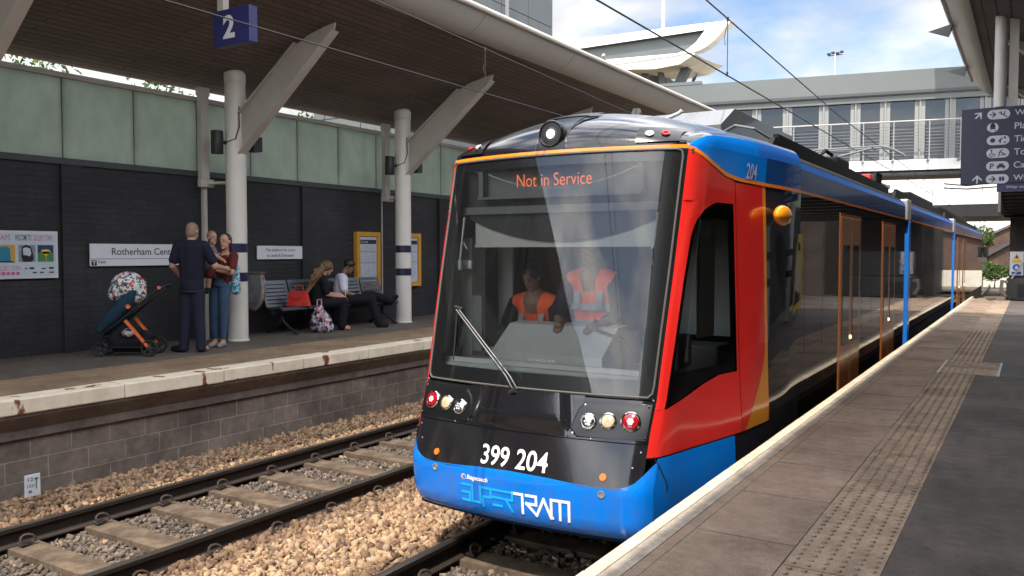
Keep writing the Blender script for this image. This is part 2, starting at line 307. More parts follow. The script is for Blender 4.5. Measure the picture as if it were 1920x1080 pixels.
# ---------------------------------------------------------------- mesh helpers
class MB:
    def __init__(self, xf=None):
        self.v = []; self.f = []; self.mi = []; self.k = 0; self.xf = xf
    def m(self, i): self.k = i; return self
    def add(self, vs, fs):
        o = len(self.v)
        if self.xf: vs = [self.xf(*p) for p in vs]
        self.v += [tuple(map(float, p)) for p in vs]
        for f in fs: self.f.append(tuple(o + i for i in f)); self.mi.append(self.k)
        return self
    def box(self, x0, x1, y0, y1, z0, z1):
        x0, x1 = min(x0, x1), max(x0, x1); y0, y1 = min(y0, y1), max(y0, y1); z0, z1 = min(z0, z1), max(z0, z1)
        return self.add([(x0, y0, z0), (x1, y0, z0), (x1, y1, z0), (x0, y1, z0), (x0, y0, z1), (x1, y0, z1), (x1, y1, z1), (x0, y1, z1)],
                        [(0, 3, 2, 1), (4, 5, 6, 7), (0, 1, 5, 4), (1, 2, 6, 5), (2, 3, 7, 6), (3, 0, 4, 7)])
    def bbox(self, x0, x1, y0, y1, z0, z1, b):
        """box with bevelled edges"""
        bm = bmesh.new(); bmesh.ops.create_cube(bm, size=1.0)
        bmesh.ops.scale(bm, vec=(abs(x1 - x0), abs(y1 - y0), abs(z1 - z0)), verts=bm.verts)
        bmesh.ops.bevel(bm, geom=bm.edges[:], offset=b, segments=2, profile=.5, affect='EDGES')
        c = ((x0 + x1) / 2, (y0 + y1) / 2, (z0 + z1) / 2)
        bm.verts.index_update()
        vs = [(p.co.x + c[0], p.co.y + c[1], p.co.z + c[2]) for p in bm.verts]; fs = [tuple(q.index for q in f.verts) for f in bm.faces]
        bm.free(); return self.add(vs, fs)
    def quad(self, a, b, c, d): return self.add([a, b, c, d], [(0, 1, 2, 3)])
    def prism(self, pts, fn, a, b):
        """polygon pts (2-d) swept from a to b: fn(u, v, w) gives the point"""
        n = len(pts); vs = [fn(u, v, a) for u, v in pts] + [fn(u, v, b) for u, v in pts]
        return self.add(vs, [tuple(range(n))[::-1], tuple(range(n, 2 * n))] + [(i, (i + 1) % n, n + (i + 1) % n, n + i) for i in range(n)])
    def beam(self, p, q, w, h, up=(0, 0, 1)):
        p, q = Vector(p), Vector(q); d = (q - p).normalized(); s = d.cross(Vector(up))
        if s.length < 1e-4: s = d.cross(Vector((1, 0, 0)))
        s.normalize(); u = s.cross(d).normalized()
        c = [(-w / 2, -h / 2), (w / 2, -h / 2), (w / 2, h / 2), (-w / 2, h / 2)]
        vs = [p + s * a + u * b for a, b in c] + [q + s * a + u * b for a, b in c]
        return self.add(vs, [(3, 2, 1, 0), (4, 5, 6, 7), (0, 1, 5, 4), (1, 2, 6, 5), (2, 3, 7, 6), (3, 0, 4, 7)])
    def tube(self, pts, r, n=8, caps=True):
        P = [Vector(p) for p in pts]; rs = r if isinstance(r, (list, tuple)) else [r] * len(P)
        vs = []; up = Vector((0.13, 0.31, 0.94)).normalized(); s0 = None
        for i, p in enumerate(P):
            d = (P[min(i + 1, len(P) - 1)] - P[max(i - 1, 0)]).normalized()
            s = d.cross(up) if s0 is None else s0 - d * s0.dot(d)
            if s.length < 1e-4: s = d.cross(Vector((1, 0, 0)))
            s.normalize(); s0 = s; u = s.cross(d)
            vs += [p + (s * math.cos(k * math.tau / n) + u * math.sin(k * math.tau / n)) * rs[i] for k in range(n)]
        fs = [(i * n + k, i * n + (k + 1) % n, (i + 1) * n + (k + 1) % n, (i + 1) * n + k) for i in range(len(P) - 1) for k in range(n)]
        if caps: fs += [tuple(range(n))[::-1], tuple(range((len(P) - 1) * n, len(P) * n))]
        return self.add(vs, fs)
    def ball(self, c, r, nu=12, nv=8, rot=None):
        rx, ry, rz = r if isinstance(r, (tuple, list)) else (r, r, r)
        vs = [Vector((0, 0, rz))]
        for j in range(1, nv):
            t = math.pi * j / nv
            vs += [Vector((rx * math.sin(t) * math.cos(math.tau * i / nu), ry * math.sin(t) * math.sin(math.tau * i / nu), rz * math.cos(t))) for i in range(nu)]
        vs.append(Vector((0, 0, -rz)))
        if rot is not None: vs = [rot @ v for v in vs]
        vs = [v + Vector(c) for v in vs]
        fs = [(0, 1 + i, 1 + (i + 1) % nu) for i in range(nu)]
        for j in range(nv - 2):
            a = 1 + j * nu
            fs += [(a + i, a + nu + i, a + nu + (i + 1) % nu, a + (i + 1) % nu) for i in range(nu)]
        a = 1 + (nv - 2) * nu; e = len(vs) - 1
        fs += [(a + i, e, a + (i + 1) % nu) for i in range(nu)]
        return self.add(vs, fs)
    def grid(self, fn, us, vs_):
        n = len(vs_); V = [fn(u, v) for u in us for v in vs_]
        return self.add(V, [(i * n + j, (i + 1) * n + j, (i + 1) * n + j + 1, i * n + j + 1) for i in range(len(us) - 1) for j in range(n - 1)])
    def lathe(self, c, prof, n=20, axis=None):
        """profile of (radius, height) round a vertical axis through c, or along axis"""
        q = Vector((0, 0, 1)).rotation_difference(Vector(axis)) if axis is not None else None
        vs = []
        for r, h in prof:
            for i in range(n):
                p = Vector((r * math.cos(math.tau * i / n), r * math.sin(math.tau * i / n), h))
                if q is not None: p = q @ p
                vs.append(p + Vector(c))
        fs = [(j * n + i, j * n + (i + 1) % n, (j + 1) * n + (i + 1) % n, (j + 1) * n + i) for j in range(len(prof) - 1) for i in range(n)]
        fs += [tuple(range(n))[::-1], tuple(range((len(prof) - 1) * n, len(prof) * n))]
        return self.add(vs, fs)
    def build(self, name, mats, parent=None, origin=None, smooth=False, sharp=40, label=None, fixn=True):
        mats = [mats] if isinstance(mats, str) else mats
        o0 = Vector(origin) if origin is not None else (WO(parent) if parent is not None else Vector((0, 0, 0)))
        me = bpy.data.meshes.new(name)
        a = np.array(self.v, dtype=float) - np.array(o0)
        me.from_pydata(a.tolist(), [], self.f)
        for x in mats: me.materials.append(MATS[x])
        if len(mats) > 1: me.polygons.foreach_set('material_index', self.mi)
        if fixn:
            bm = bmesh.new(); bm.from_mesh(me); bmesh.ops.recalc_face_normals(bm, faces=bm.faces); bm.to_mesh(me); bm.free()
        if smooth:
            me.polygons.foreach_set('use_smooth', [True] * len(me.polygons))
            me.set_sharp_from_angle(angle=R(sharp))
        me.update()
        ob = bpy.data.objects.new(name, me); COL.objects.link(ob)
        if parent is not None:
            ob.parent = parent
            ob.location = o0 - WO(parent)
        else: ob.location = o0
        if label: ob['label'] = label
        return ob
def WO(o):
    v = Vector((0, 0, 0))
    while o is not None: v = v + Vector(o.location); o = o.parent
    return v
def tag(o, label, cat, group=None, kind=None):
    if label: o['label'] = label
    if cat: o['category'] = cat
    if group: o['group'] = group
    if kind: o['kind'] = kind
    return o
def thing(name, loc, label, cat, group=None, kind=None):
    o = bpy.data.objects.new(name, None); COL.objects.link(o); o.location = loc; o.empty_display_size = .2
    return tag(o, label, cat, group, kind)
def copy_tree(o, parent=None):
    c = o.copy(); COL.objects.link(c)
    if parent is not None: c.parent = parent
    for ch in list(o.children): copy_tree(ch, c)
    return c
_tc = bpy.data.curves.new('lettering_curve', 'FONT'); _to = bpy.data.objects.new('lettering_curve', _tc)
def text2d(s, bold=0.0, res=4):
    _tc.body = s; _tc.size = 1; _tc.offset = bold; _tc.resolution_u = res; _tc.fill_mode = 'FRONT'
    COL.objects.link(_to); dg = bpy.context.evaluated_depsgraph_get()
    me = bpy.data.meshes.new_from_object(_to.evaluated_get(dg)); COL.objects.unlink(_to)
    vs = [(p.co.x, p.co.y) for p in me.vertices]; fs = [tuple(p.vertices) for p in me.polygons]
    bpy.data.meshes.remove(me); return vs, fs
def text(mb, s, fn, x0, y0, wd, ht, bold=0.0):
    """lettering fitted to a box of wd by ht whose lower left corner is x0, y0; fn(x, y) gives the point"""
    vs, fs = text2d(s, bold)
    xs = [a for a, b in vs]; ys = [b for a, b in vs]
    sx = wd / (max(xs) - min(xs)); sy = ht / (max(ys) - min(ys)); ax, ay = min(xs), min(ys)
    return mb.add([fn(x0 + (a - ax) * sx, y0 + (b - ay) * sy) for a, b in vs], fs)
def strokes(mb, polys, t, fn):
    for pl in polys:
        for (a, b), (c, d) in zip(pl, pl[1:]):
            l = math.hypot(c - a, d - b); ux, uy = (c - a) / l * t / 2, (d - b) / l * t / 2
            a2, b2, c2, d2 = a - ux, b - uy, c + ux, d + uy
            n = 3
            for i in range(n):
                p = [a2 + (c2 - a2) * i / n, b2 + (d2 - b2) * i / n]; q = [a2 + (c2 - a2) * (i + 1) / n, b2 + (d2 - b2) * (i + 1) / n]
                mb.quad(fn(p[0] - uy, p[1] + ux), fn(q[0] - uy, q[1] + ux), fn(q[0] + uy, q[1] - ux), fn(p[0] + uy, p[1] - ux))
    return mb
def disc(mb, fn, cx, cy, r, n=20, r2=None):
    return mb.add([fn(cx + r * math.cos(i * math.tau / n), cy + (r2 or r) * math.sin(i * math.tau / n)) for i in range(n)], [tuple(range(n))])
def poly(mb, fn, pts): return mb.add([fn(*p) for p in pts], [tuple(range(len(pts)))])
# ---------------------------------------------------------------- ground, track bed, platforms
RZ = -0.915                                   # rail top; the platforms are at z = 0
XL, XR = -6.31, -3.07                         # track centres
g = MB(); g.quad((-400, -300, -1.32), (400, -300, -1.32), (400, 900, -1.32), (-400, 900, -1.32))
tag(g.build('ground', 'earth_ground'), 'bare brown earth beyond the station and the tracks', 'ground', kind='structure')
def bedz(x):
    return np.interp(x, [-8.2, -7.75, -7.2, -7.0, -5.7, -5.45, -4.7, -4.0, -3.7, -2.2, -1.2], [-.985, -.995, -1.075, -1.125, -1.125, -1.10, -1.07, -1.10, -1.125, -1.125, -1.1])
g = MB(); g.grid(lambda x, y: (x, y, bedz(x)), [-8.2, -7.75, -7.2, -7.0, -5.7, -5.45, -4.7, -4.0, -3.7, -2.2, -1.2], [-30, 0, 20, 42, 60])
tag(g.build('track_bed', 'trackbed_dirt'), 'dirty stone bed under both tracks', 'track bed', kind='structure')
g = MB(); g.grid(lambda x, y: (x - max(0, y - 50) ** 2 / 1300, y, -1.13), [-12, -8, -4, 4, 8], list(range(60, 200, 8)))
tag(g.build('track_bed', 'trackbed_dirt'), 'stone bed curving away beyond the bridge', 'track bed', kind='structure')

def stones(name, label, material, n, xr, yr, zf, size, seed, keep=None, mat2=None):
    rng = np.random.default_rng(seed)
    KINDS = []
    for _ in range(14):                                     # angular crushed stones: hulls of a few random points
        bm = bmesh.new(); p_ = rng.normal(size=(11, 3)); p_ /= np.linalg.norm(p_, axis=1, keepdims=True); p_ *= rng.uniform(.75, 1.1, (11, 1)); p_ = np.sign(p_) * np.abs(p_) ** .8
        for q_ in p_: bm.verts.new(q_)
        bmesh.ops.convex_hull(bm, input=bm.verts); bmesh.ops.delete(bm, geom=[v for v in bm.verts if not v.link_faces], context='VERTS'); bmesh.ops.triangulate(bm, faces=bm.faces[:]); bm.verts.index_update()
        KINDS.append((np.array([v.co[:] for v in bm.verts]), np.array([[v.index for v in f.verts] for f in bm.faces]))); bm.free()
    x = rng.uniform(*xr, n); y = rng.uniform(yr[0], yr[1], n)
    if keep is not None:
        k = keep(x, y); x, y = x[k], y[k]; n = len(x)
    s = size * np.clip(rng.lognormal(0, .33, n), .5, 1.65); z = zf(x) + rng.uniform(-.2, .75, n) * s
    q = rng.normal(size=(n, 4)); q /= np.linalg.norm(q, axis=1, keepdims=True); a, b, c, d = q.T
    M = np.stack([1 - 2 * (c * c + d * d), 2 * (b * c - a * d), 2 * (b * d + a * c), 2 * (b * c + a * d), 1 - 2 * (b * b + d * d), 2 * (c * d - a * b), 2 * (b * d - a * c), 2 * (c * d + a * b), 1 - 2 * (b * b + c * c)], 1).reshape(n, 3, 3)
    sc_ = rng.uniform(.55, 1.3, (n, 1, 3)); kd = rng.integers(len(KINDS), size=n); Vs, Fs, o_ = [], [], 0
    for k_, (bv, bf) in enumerate(KINDS):
        ix = np.where(kd == k_)[0]
        v_ = np.einsum('nij,nkj->nki', M[ix], bv[None] * sc_[ix]) * s[ix][:, None, None] + np.stack([x, y, z], 1)[ix][:, None]
        Fs.append((bf[None] + (np.arange(len(ix)) * len(bv))[:, None, None]).reshape(-1, 3) + o_); Vs.append(v_.reshape(-1, 3)); o_ += len(ix) * len(bv)
    V = np.concatenate(Vs); F = np.concatenate(Fs)
    me = bpy.data.meshes.new(name)
    me.vertices.add(len(V)); me.vertices.foreach_set('co', V.astype(np.float32).ravel())
    me.loops.add(F.size); me.loops.foreach_set('vertex_index', F.astype(np.int32).ravel())
    me.polygons.add(len(F)); me.polygons.foreach_set('loop_start', np.arange(0, F.size, 3, dtype=np.int32)); me.polygons.foreach_set('loop_total', np.full(len(F), 3, dtype=np.int32))
    me.materials.append(MATS[material]); me.update(); me.validate()
    o = bpy.data.objects.new(name, me); COL.objects.link(o)
    return tag(o, label, 'ballast', kind='stuff')
SLP = .648
slL = [2.35 + SLP * i for i in range(22)]; slR = [2.15 + SLP * i for i in range(8)]
def between(sl, half=.135):
    a = np.array(sl)
    return lambda x, y: np.min(np.abs(y[:, None] - a[None]), 1) > half
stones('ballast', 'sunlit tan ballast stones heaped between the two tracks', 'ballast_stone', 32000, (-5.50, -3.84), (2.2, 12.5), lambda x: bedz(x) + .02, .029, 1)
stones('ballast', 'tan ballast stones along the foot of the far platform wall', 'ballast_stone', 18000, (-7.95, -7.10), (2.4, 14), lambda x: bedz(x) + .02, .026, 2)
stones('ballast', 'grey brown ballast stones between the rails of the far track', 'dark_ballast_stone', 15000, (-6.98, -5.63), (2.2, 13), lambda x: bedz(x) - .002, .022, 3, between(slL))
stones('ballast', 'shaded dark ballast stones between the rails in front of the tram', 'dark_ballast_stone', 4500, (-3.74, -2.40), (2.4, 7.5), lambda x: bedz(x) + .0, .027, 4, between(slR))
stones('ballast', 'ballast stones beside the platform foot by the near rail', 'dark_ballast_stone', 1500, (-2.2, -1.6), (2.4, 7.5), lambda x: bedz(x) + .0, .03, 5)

# sleepers with their rail clips
def sleeper():
    t = thing('sleeper', (0, 0, RZ - .165), '', 'sleeper')
    b = MB(); b.prism([(-1.25, -.09), (1.25, -.09), (1.25, .0), (1.19, .018), (.5, .012), (-.5, .012), (-1.19, .018), (-1.25, 0)], lambda u, v, w: (u, w, RZ - .165 + v), -.125, .125)
    b.build('sleeper_beam', 'sleeper_concrete', t)
    for s in (-1, 1):
        for e in (-1, 1):
            cx = s * .752 + e * .105; c = MB(); z0 = RZ - .155
            c.box(cx - .035, cx + .035, -.03, .03, z0 - .01, z0 + .035)
            p = []
            for k in range(11):
                a = R(-60 + 330 * k / 10); p.append((cx + e * .02 + .016 * math.sin(k * .9), .058 * math.cos(a), z0 + .055 + .042 * math.sin(a)))
            c.tube(p, .011, 6)
            c.tube([(cx - e * .03, -.05, z0 + .03), (cx + e * .05, -.05, z0 + .02)], .011, 6)
            c.build('rail_clip', 'clip_steel', t, smooth=True)
    return t
s0 = sleeper()
def place_sleepers(sl, xc, group, label, first=None):
    for i, y in enumerate(sl):
        o = first if (first is not None and i == 0) else copy_tree(s0)
        o.location = (xc, y, RZ - .165)
        tag(o, label, 'sleeper', group)
place_sleepers(slL, XL, 'sleepers under the far track', 'weathered concrete sleeper with rail clips under the far empty track', s0)
place_sleepers(slR, XR, 'sleepers under the near track', 'concrete sleeper with rail clips under the track in front of the tram')
# rails
RP = [(-.012, -.0), (-.036, -.004), (-.036, -.035), (-.010, -.052), (-.010, -.125), (-.068, -.146), (-.068, -.158), (.068, -.158), (.068, -.146), (.010, -.125), (.010, -.052), (.036, -.035), (.036, -.004), (.012, 0)]
def rail(x, label):
    r = MB(); ys = [-30, 0, 20, 42, 50] + [50 + 5 * i for i in range(1, 28)]
    n = len(RP)
    V = [(x + u - max(0, y - 50) ** 2 / 1300, y, RZ + v) for y in ys for u, v in RP]
    r.add(V, [])
    for i in range(len(ys) - 1):
        for k in range(n):
            r.k = 1 if k in (0, 12, 13) else 0
            r.f.append((i * n + k, i * n + (k + 1) % n, (i + 1) * n + (k + 1) % n, (i + 1) * n + k)); r.mi.append(r.k)
    tag(r.build('rail', ['rail_side', 'rail_head']), label, 'rail', 'running rails')
rail(XL - .752, 'rusty rail of the empty track beside the far platform wall')
rail(XL + .752, 'rusty rail of the empty track beside the open ballast heap')
rail(XR - .752, 'rail beside the ballast heap that runs under the tram')
rail(XR + .752, 'rail close to the near platform running under the tram')

# far platform
PE = -7.76
g = MB(); g.box(-11.6, PE - 1.35, -30, 62, -.3, 0.0)
tag(g.build('platform', 'far_asphalt'), 'asphalt surface of the far platform', 'platform', kind='structure')
g = MB(); g.box(PE - 1.35, PE - .10, -30, 62, -.12, .003)
tag(g.build('platform_edge_paving', 'far_slab'), 'worn brown slab strip along the far platform edge', 'paving', kind='structure')
cop = thing('platform_coping', (PE, 8, 0), 'cream painted coping with rust stains along the far platform edge', 'coping')
for i in range(46):
    y = -12 + i * 1.22
    b = MB(); b.bbox(PE - .30 + random.uniform(-.003, .003), PE + random.uniform(-.006, .006), y + .004, y + 1.216, -.135 + random.uniform(-.004, .004), .006, .012)
    b.build('coping_stone', 'far_coping', cop)
wl = thing('platform_wall', (PE - .17, 8, -1), 'brown stone block wall under the far platform edge', 'wall')
b = MB(); b.box(PE - .6, PE - .19, -30, 62, -1.3, -.36); b.build('stone_blocks', 'stone_block', wl)
b = MB(); b.prism([(PE - .5, -.137), (PE - .02, -.137), (PE - .03, -.17), (PE - .15, -.31), (PE - .15, -.39), (PE - .5, -.39)], lambda u, v, w: (u, w, v), -30, 62); b.build('corbel_course', 'corbel', wl)
# near platform
NE = -1.56
g = MB()
for a, c, m in ((NE - .005, NE + .075, 0),): g.m(m).box(a, c, -30, 27.5, -.14, .004)
near_c = thing('platform_coping', (NE, 5, 0), 'sunlit yellowish coping along the near platform edge beside the tram', 'coping')
yj = [-8.34 + .762 * i for i in range(49)]
for y in yj:
    b = MB(); b.bbox(NE - .008 + random.uniform(-.002, .002), NE + .062, y + .003, y + .759, -.13, .005, .006); b.build('coping_stone', 'coping', near_c)
b = MB(); b.box(NE + .062, NE + .068, -8.4, 27.8, -.1, -.002); b.build('coping_groove', 'groove', near_c)
tag(MB().box(NE + .068, NE + .148, -30, 27.8, -.1, .003).build('edge_line', 'white_line'), 'worn white line painted along the near platform edge', 'line', kind='structure')
g = MB(); g.box(NE + .148, NE + .205, -30, 27.8, -.1, .0); g.build
tag(g.build('edge_strip', 'edge_slab'), 'brown slab strip behind the painted edge line', 'paving', kind='structure')
g = MB()
for y in yj[6:48]:
    g.box(NE + .213, -.885, y + .009, y + .753, -.1, random.uniform(.0, .003))
tag(g.build('edge_paving', 'edge_slab'), 'large brown concrete slabs along the near platform edge', 'paving', kind='structure')
g = MB(); g.box(NE + .06, -.5, -30, 27.5, -.3, -.0022)
tag(g.build('paving_joints', 'joint_fill'), 'pale joint fill between the platform slabs', 'joint', kind='structure')
# tactile strip with its studs
tp = thing('tactile_paving', (-.69, 5, 0), 'strip of brown studded tactile paving along the near platform', 'tactile paving', kind='structure')
b = MB(); TY = [-2 + .40 * i for i in range(74)]
for y in TY: b.box(-.875, -.505, y + .002, y + .398, -.1, random.uniform(.0, .003))
b.build('tactile_slab', 'tactile_slab', tp)
b = MB()
for y in TY:
    if y > 16: break
    for j in range(6):
        if y < 2: continue
        for k in range(6):
            cx, cy = -.875 + .031 + j * .0617, y + .035 + k * .066
            if (j + k) % 1 == 0: b.lathe((cx, cy, 0.0), [(.0135, 0), (.0125, .007), (.008, .0105)], 7)
b.build('tactile_studs', 'tactile_slab', tp, smooth=True)
g = MB(); g.box(-.503, 4.0, -30, 27.0, -.3, .001)
tag(g.build('platform', 'asphalt'), 'dark asphalt of the near platform', 'platform', kind='structure')
g = MB(); g.box(NE + .02, NE + .5, -30, 27.4, -1.3, -.13)
tag(g.build('platform_wall', 'concrete_dark'), 'dark concrete face under the near platform edge', 'wall')
# access cover set in the near platform, and an asphalt patch beside it
ac = thing('access_cover', (-.9, 10.9, 0), 'pair of recessed paved access covers in the near platform', 'access cover')
for i, y in enumerate((10.35, 10.98)):
    b = MB(); b.box(-.86, -.30, y, y + .60, -.05, .006); b.build('cover_plate', 'tactile_slab', ac)
    for q in ((-.88, -.86, y - .02, y + .62), (-.30, -.28, y - .02, y + .62)): b = MB(); b.box(q[0], q[1], q[2], q[3], -.05, .008); b.build('cover_frame', 'galv', ac)
b = MB(); b.box(-.28, .35, 10.3, 11.7, -.05, .004)
tag(b.build('asphalt_patch', 'concrete_dark'), 'square dark patch in the near platform asphalt beside the access covers', 'patch', kind='structure')
# platform end ramp
g = MB(); g.prism([(27.5, 0.0), (31, -.9), (31, -1.3), (27.5, -1.3)], lambda u, v, w: (w, u, v), NE + .02, 4.0)
tag(g.build('platform_ramp', 'edge_slab'), 'ramp at the far end of the near platform', 'ramp', kind='structure')

# ---------------------------------------------------------------- far wall, glazed screen, posts
WX = -10.95
w1 = thing('brick_wall', (WX, 8, 0), 'dark painted brick wall at the back of the far platform', 'wall')
b = MB(); b.box(WX - .25, WX, -30, 23, -.1, 2.50); b.build('brickwork', 'charcoal_brick', w1)
b = MB(); b.box(WX - .28, WX + .035, -30, 23, 2.502, 2.585); b.build('wall_coping', 'dark_clad', w1)
for y in (-1.4, 2.5, 6.42, 10.71, 14.7, 18.6):
    b = MB(); b.box(WX - .1, WX + .055, y - .14, y + .14, -.05, 2.498); b.build('brick_pier', 'charcoal_brick', w1)
gs = thing('glazed_screen', (WX, 8, 2.6), 'row of frosted green glass panels above the dark brick wall', 'screen')
ys = [-12 + .0] ; seams = [5.33 - 1.05 * i for i in range(12, 0, -1)] + [5.33, 6.38, 7.43, 8.5, 9.54, 10.58, 11.6, 12.66, 13.72, 14.78, 15.84, 16.9, 17.96, 19.0, 20.06, 21.1, 22.2]
for a, c in zip(seams, seams[1:]):
    b = MB(); b.box(WX - .09, WX - .075, a + .009, c - .009, 2.586, 3.655); b.build('glass_panel', 'frosted_glass', gs)
for a in seams: b = MB(); b.box(WX - .135, WX - .092, a - .022, a + .022, 2.586, 3.655); b.build('joint_backing', 'dark_clad', gs)
b = MB(); b.box(WX - .12, WX - .06, -30, seams[0] - .03, 2.59, 3.84); b.box(WX - .12, WX - .06, seams[0] - .03, 3.6, 3.727, 3.84); b.build('gap_blocker', 'dark_clad', gs)  # unseen panels added to block the bright gap mirrored in the windscreen
b = MB(); b.box(WX - .13, WX - .03, seams[0], seams[-1], 3.657, 3.725); b.build('head_rail', 'cream_steel', gs)
for k, y in enumerate((0.7, 4.6, 8.5, 12.72, 16.3, 20.2)):
    p = thing('wall_post', (-10.72, y - .12, 0), ['', '', 'pale steel post and thin upright between the two standing adults and the wall', 'pale steel post against the wall beside the framed timetable', '', ''][k] or 'pale steel post standing against the dark brick wall', 'post', 'steel posts against the far wall')
    if k not in (2, 3): p['label'] = 'pale steel post standing against the dark brick wall'
    x = -10.72; y -= .12
    b = MB(); b.box(x - .045, x + .045, y - .07, y + .07, 2.45, 3.80); b.box(x - .05, x + .05, y - .09, y + .09, 3.7, 3.82); b.build('post_head', 'cream_steel', p)
    if k != 3: b = MB(); b.box(x - .03, x + .03, y - .032, y + .032, 0, 2.44); b.build('post_shaft', 'cream_steel', p)
    b = MB(); b.bbox(x + .03, x + .11, y - .14, y + .10, 2.32, 2.44, .008); b.tube([(x + .08, y, 2.38), (x + .5, y + .1, 2.38)], .025, 10); b.build('conduit_bracket', 'cream_steel', p)
tag(MB().tube([(-10.88, 12.66, 0.4), (-10.88, 12.66, 2.5)], .014, 8).build('conduit_pipe', 'cream_steel'), 'thin pale conduit pipe running up the dark wall beside the timetable', 'pipe')

# ---------------------------------------------------------------- canopies and columns
def canopy(label, fx, y0, y1, soff, back, dz=0.0):
    t = thing('platform_canopy', (fx(-8.5), 8, 4.3), label, 'canopy')
    def P(u, v, w): return (fx(u), w, v)
    b = MB(); b.prism([(back, 3.80 + (back + 11.35) * .227 - .045), (-7.43, 4.645), (-7.43, 4.70), (back, 3.90 + (back + 11.35) * .227)], P, y0, y1); b.build('soffit', soff, t)
    prof = [(-7.445, 4.622), (-7.36, 4.645), (-7.26, 4.70), (-7.15, 4.79), (-7.075, 4.875), (-7.04, 4.915)]
    y = y0; i = 0
    while y < y1 - .05:
        e = min(y + 2.9, y1); b = MB()
        b.grid(lambda s, yy: (fx(prof[int(s)][0]), yy, prof[int(s)][1]), range(6), [y + .006, e - .006]); b.build('fascia_panel', 'fascia_panel', t, smooth=True, sharp=60); y = e
    b = MB(); y = y0
    b.tube([(fx(-7.015), y0, 4.950), (fx(-7.015), y1, 4.950)], .042, 14); b.build('fascia_nose', 'fascia_nose', t, smooth=True)
    b = MB(); b.prism([(back, 4.02 + (back + 11.35) * .227), (-7.6, 4.98), (-7.03, 5.0), (-7.08, 4.90), (-7.43, 4.73), (back, 3.93 + (back + 11.35) * .227)], P, y0, y1); b.build('roof_sheet', 'roof_sheet', t)
    b = MB()
    for q in (-8.3, -9.35):
        z = 4.45 + (-8.35 - q) * -.227 * -1
        b.box(fx(q) - .004, fx(q) + .004, y0, y1, 4.45 + .227 * (q + 8.35) - .012, 4.45 + .227 * (q + 8.35) + .02)
    b.build('soffit_joint', 'dark_steel', t)
    if back < -12:
        for yy in (13.6, 16.75):
            b = MB(); b.add([(fx(-7.0) + .02, yy - .12, 4.90), (fx(-7.0) + .02, yy + .16, 4.92), (fx(-7.0) - .16, yy + .05, 4.84), (fx(-7.0) - .02, yy, 4.74), (fx(-7.0) - .30, yy + .02, 4.86)], [(0, 1, 4), (1, 3, 4), (3, 0, 4), (0, 3, 1)]); b.build('edge_bracket', 'galv', t)
    b = MB(); b.quad(P(-7.43, 4.65, y1), P(-7.03, 4.93, y1), P(-7.1, 4.98, y1), P(-7.43, 4.9, y1)); b.build('end_plate', 'fascia_panel', t)
    t.location.z += dz
    return t
canopy('long upswept canopy with dark boarded soffit over the far platform', lambda u: u, -30, 23, 'soffit_board', -11.02)
canopy('canopy with slatted grey brown soffit over the near platform', lambda u: -1.07 - (u + 7.0) * .83, -30, 18.3, 'soffit_board_grey', -12.2, -.33)
cols = []
def column(x, y, fl, label, bands=True):
    """round column with two blue bands, raking strut towards the track; fl = +1 leans to +X"""
    t = thing('canopy_column', (x, y, 0), label, 'column', 'round canopy columns')
    b = MB(); b.lathe((x, y, 0), [(.165, 0), (.165, .02), (.15, .03), (.15, 3.86), (.158, 3.87), (.158, 4.0), (.13, 4.04)], 28); b.build('shaft', 'column_paint', t, smooth=True, sharp=30)
    for z in (.90, 1.335):
        b = MB(); b.lathe((x, y, z), [(.1535, 0), (.1535, .135)], 28); b.build('painted_band', 'band_blue', t, smooth=True, sharp=30)
    s = MB(); px, pz, qx, qz = x + fl * .06, 3.08, x + fl * 1.92, 4.40
    pr_ = [(x + fl * .12, 2.80), (x + fl * .12, 3.38), (x + fl * 1.30, 4.26), (x + fl * 1.62, 4.40), (x + fl * 2.05, 4.47), (x + fl * 2.02, 4.36)]
    s.prism(pr_, lambda u, v, w: (u, w, v), y - .014, y + .014)
    lo = [(x + fl * .11, 2.79), (x + fl * 2.03, 4.36)]
    s.beam((lo[0][0], y, lo[0][1]), (lo[1][0], y, lo[1][1]), .15, .022, (fl * -.6, 0, .8))
    s.beam((x + fl * .13, y, 3.40), (x + fl * 1.32, y, 4.28), .15, .02, (fl * -.6, 0, .8))
    s.build('raking_strut', 'cream_steel', t)
    b = MB(); b.tube([(x + fl * .14, y - .05, 3.5), (x + fl * .17, y - .07, 3.2), (x + fl * .12, y - .1, 3.02), (x, y - .17, 2.97)], .009, 6); b.build('cable', 'black_rubber', t, smooth=True)
    sp = MB(); sp.lathe((x - .12, y - .24, 2.80), [(.085, 0), (.09, .01), (.09, .33), (.085, .34)], 18); sp.tube([(x - .1, y - .2, 2.97), (x - .02, y - .12, 2.97)], .03, 8); sp.build('loudspeaker', 'dark_steel', t, smooth=True, sharp=30)
    sp = MB(); sp.prism([(0, 0), (.2, .0), (.2, .22)], lambda u, v, w: (x + .02 + u, y + .16 + w, 2.86 + v), 0, .16); sp.build('floodlight', 'dark_steel', t)
    return t
YC = [(-3.1, ''), (0.8, ''), (4.7, ''), (8.55, ''), (12.48, ''), (16.4, ''), (20.3, '')]
lab = {8.55: 'white round column behind the standing woman and child', 12.48: 'white round column at the left edge of the tram beside the timetable', 4.7: 'white round column on the far platform before the poster board', 16.4: 'white round column on the far platform hidden behind the tram', .8: 'white round column on the far platform abreast of the camera', -3.1: 'white round column on the far platform behind the camera', 20.3: 'white round column at the far canopy end'}
for y, _ in YC: column(-10.2, y, 1, lab[y])
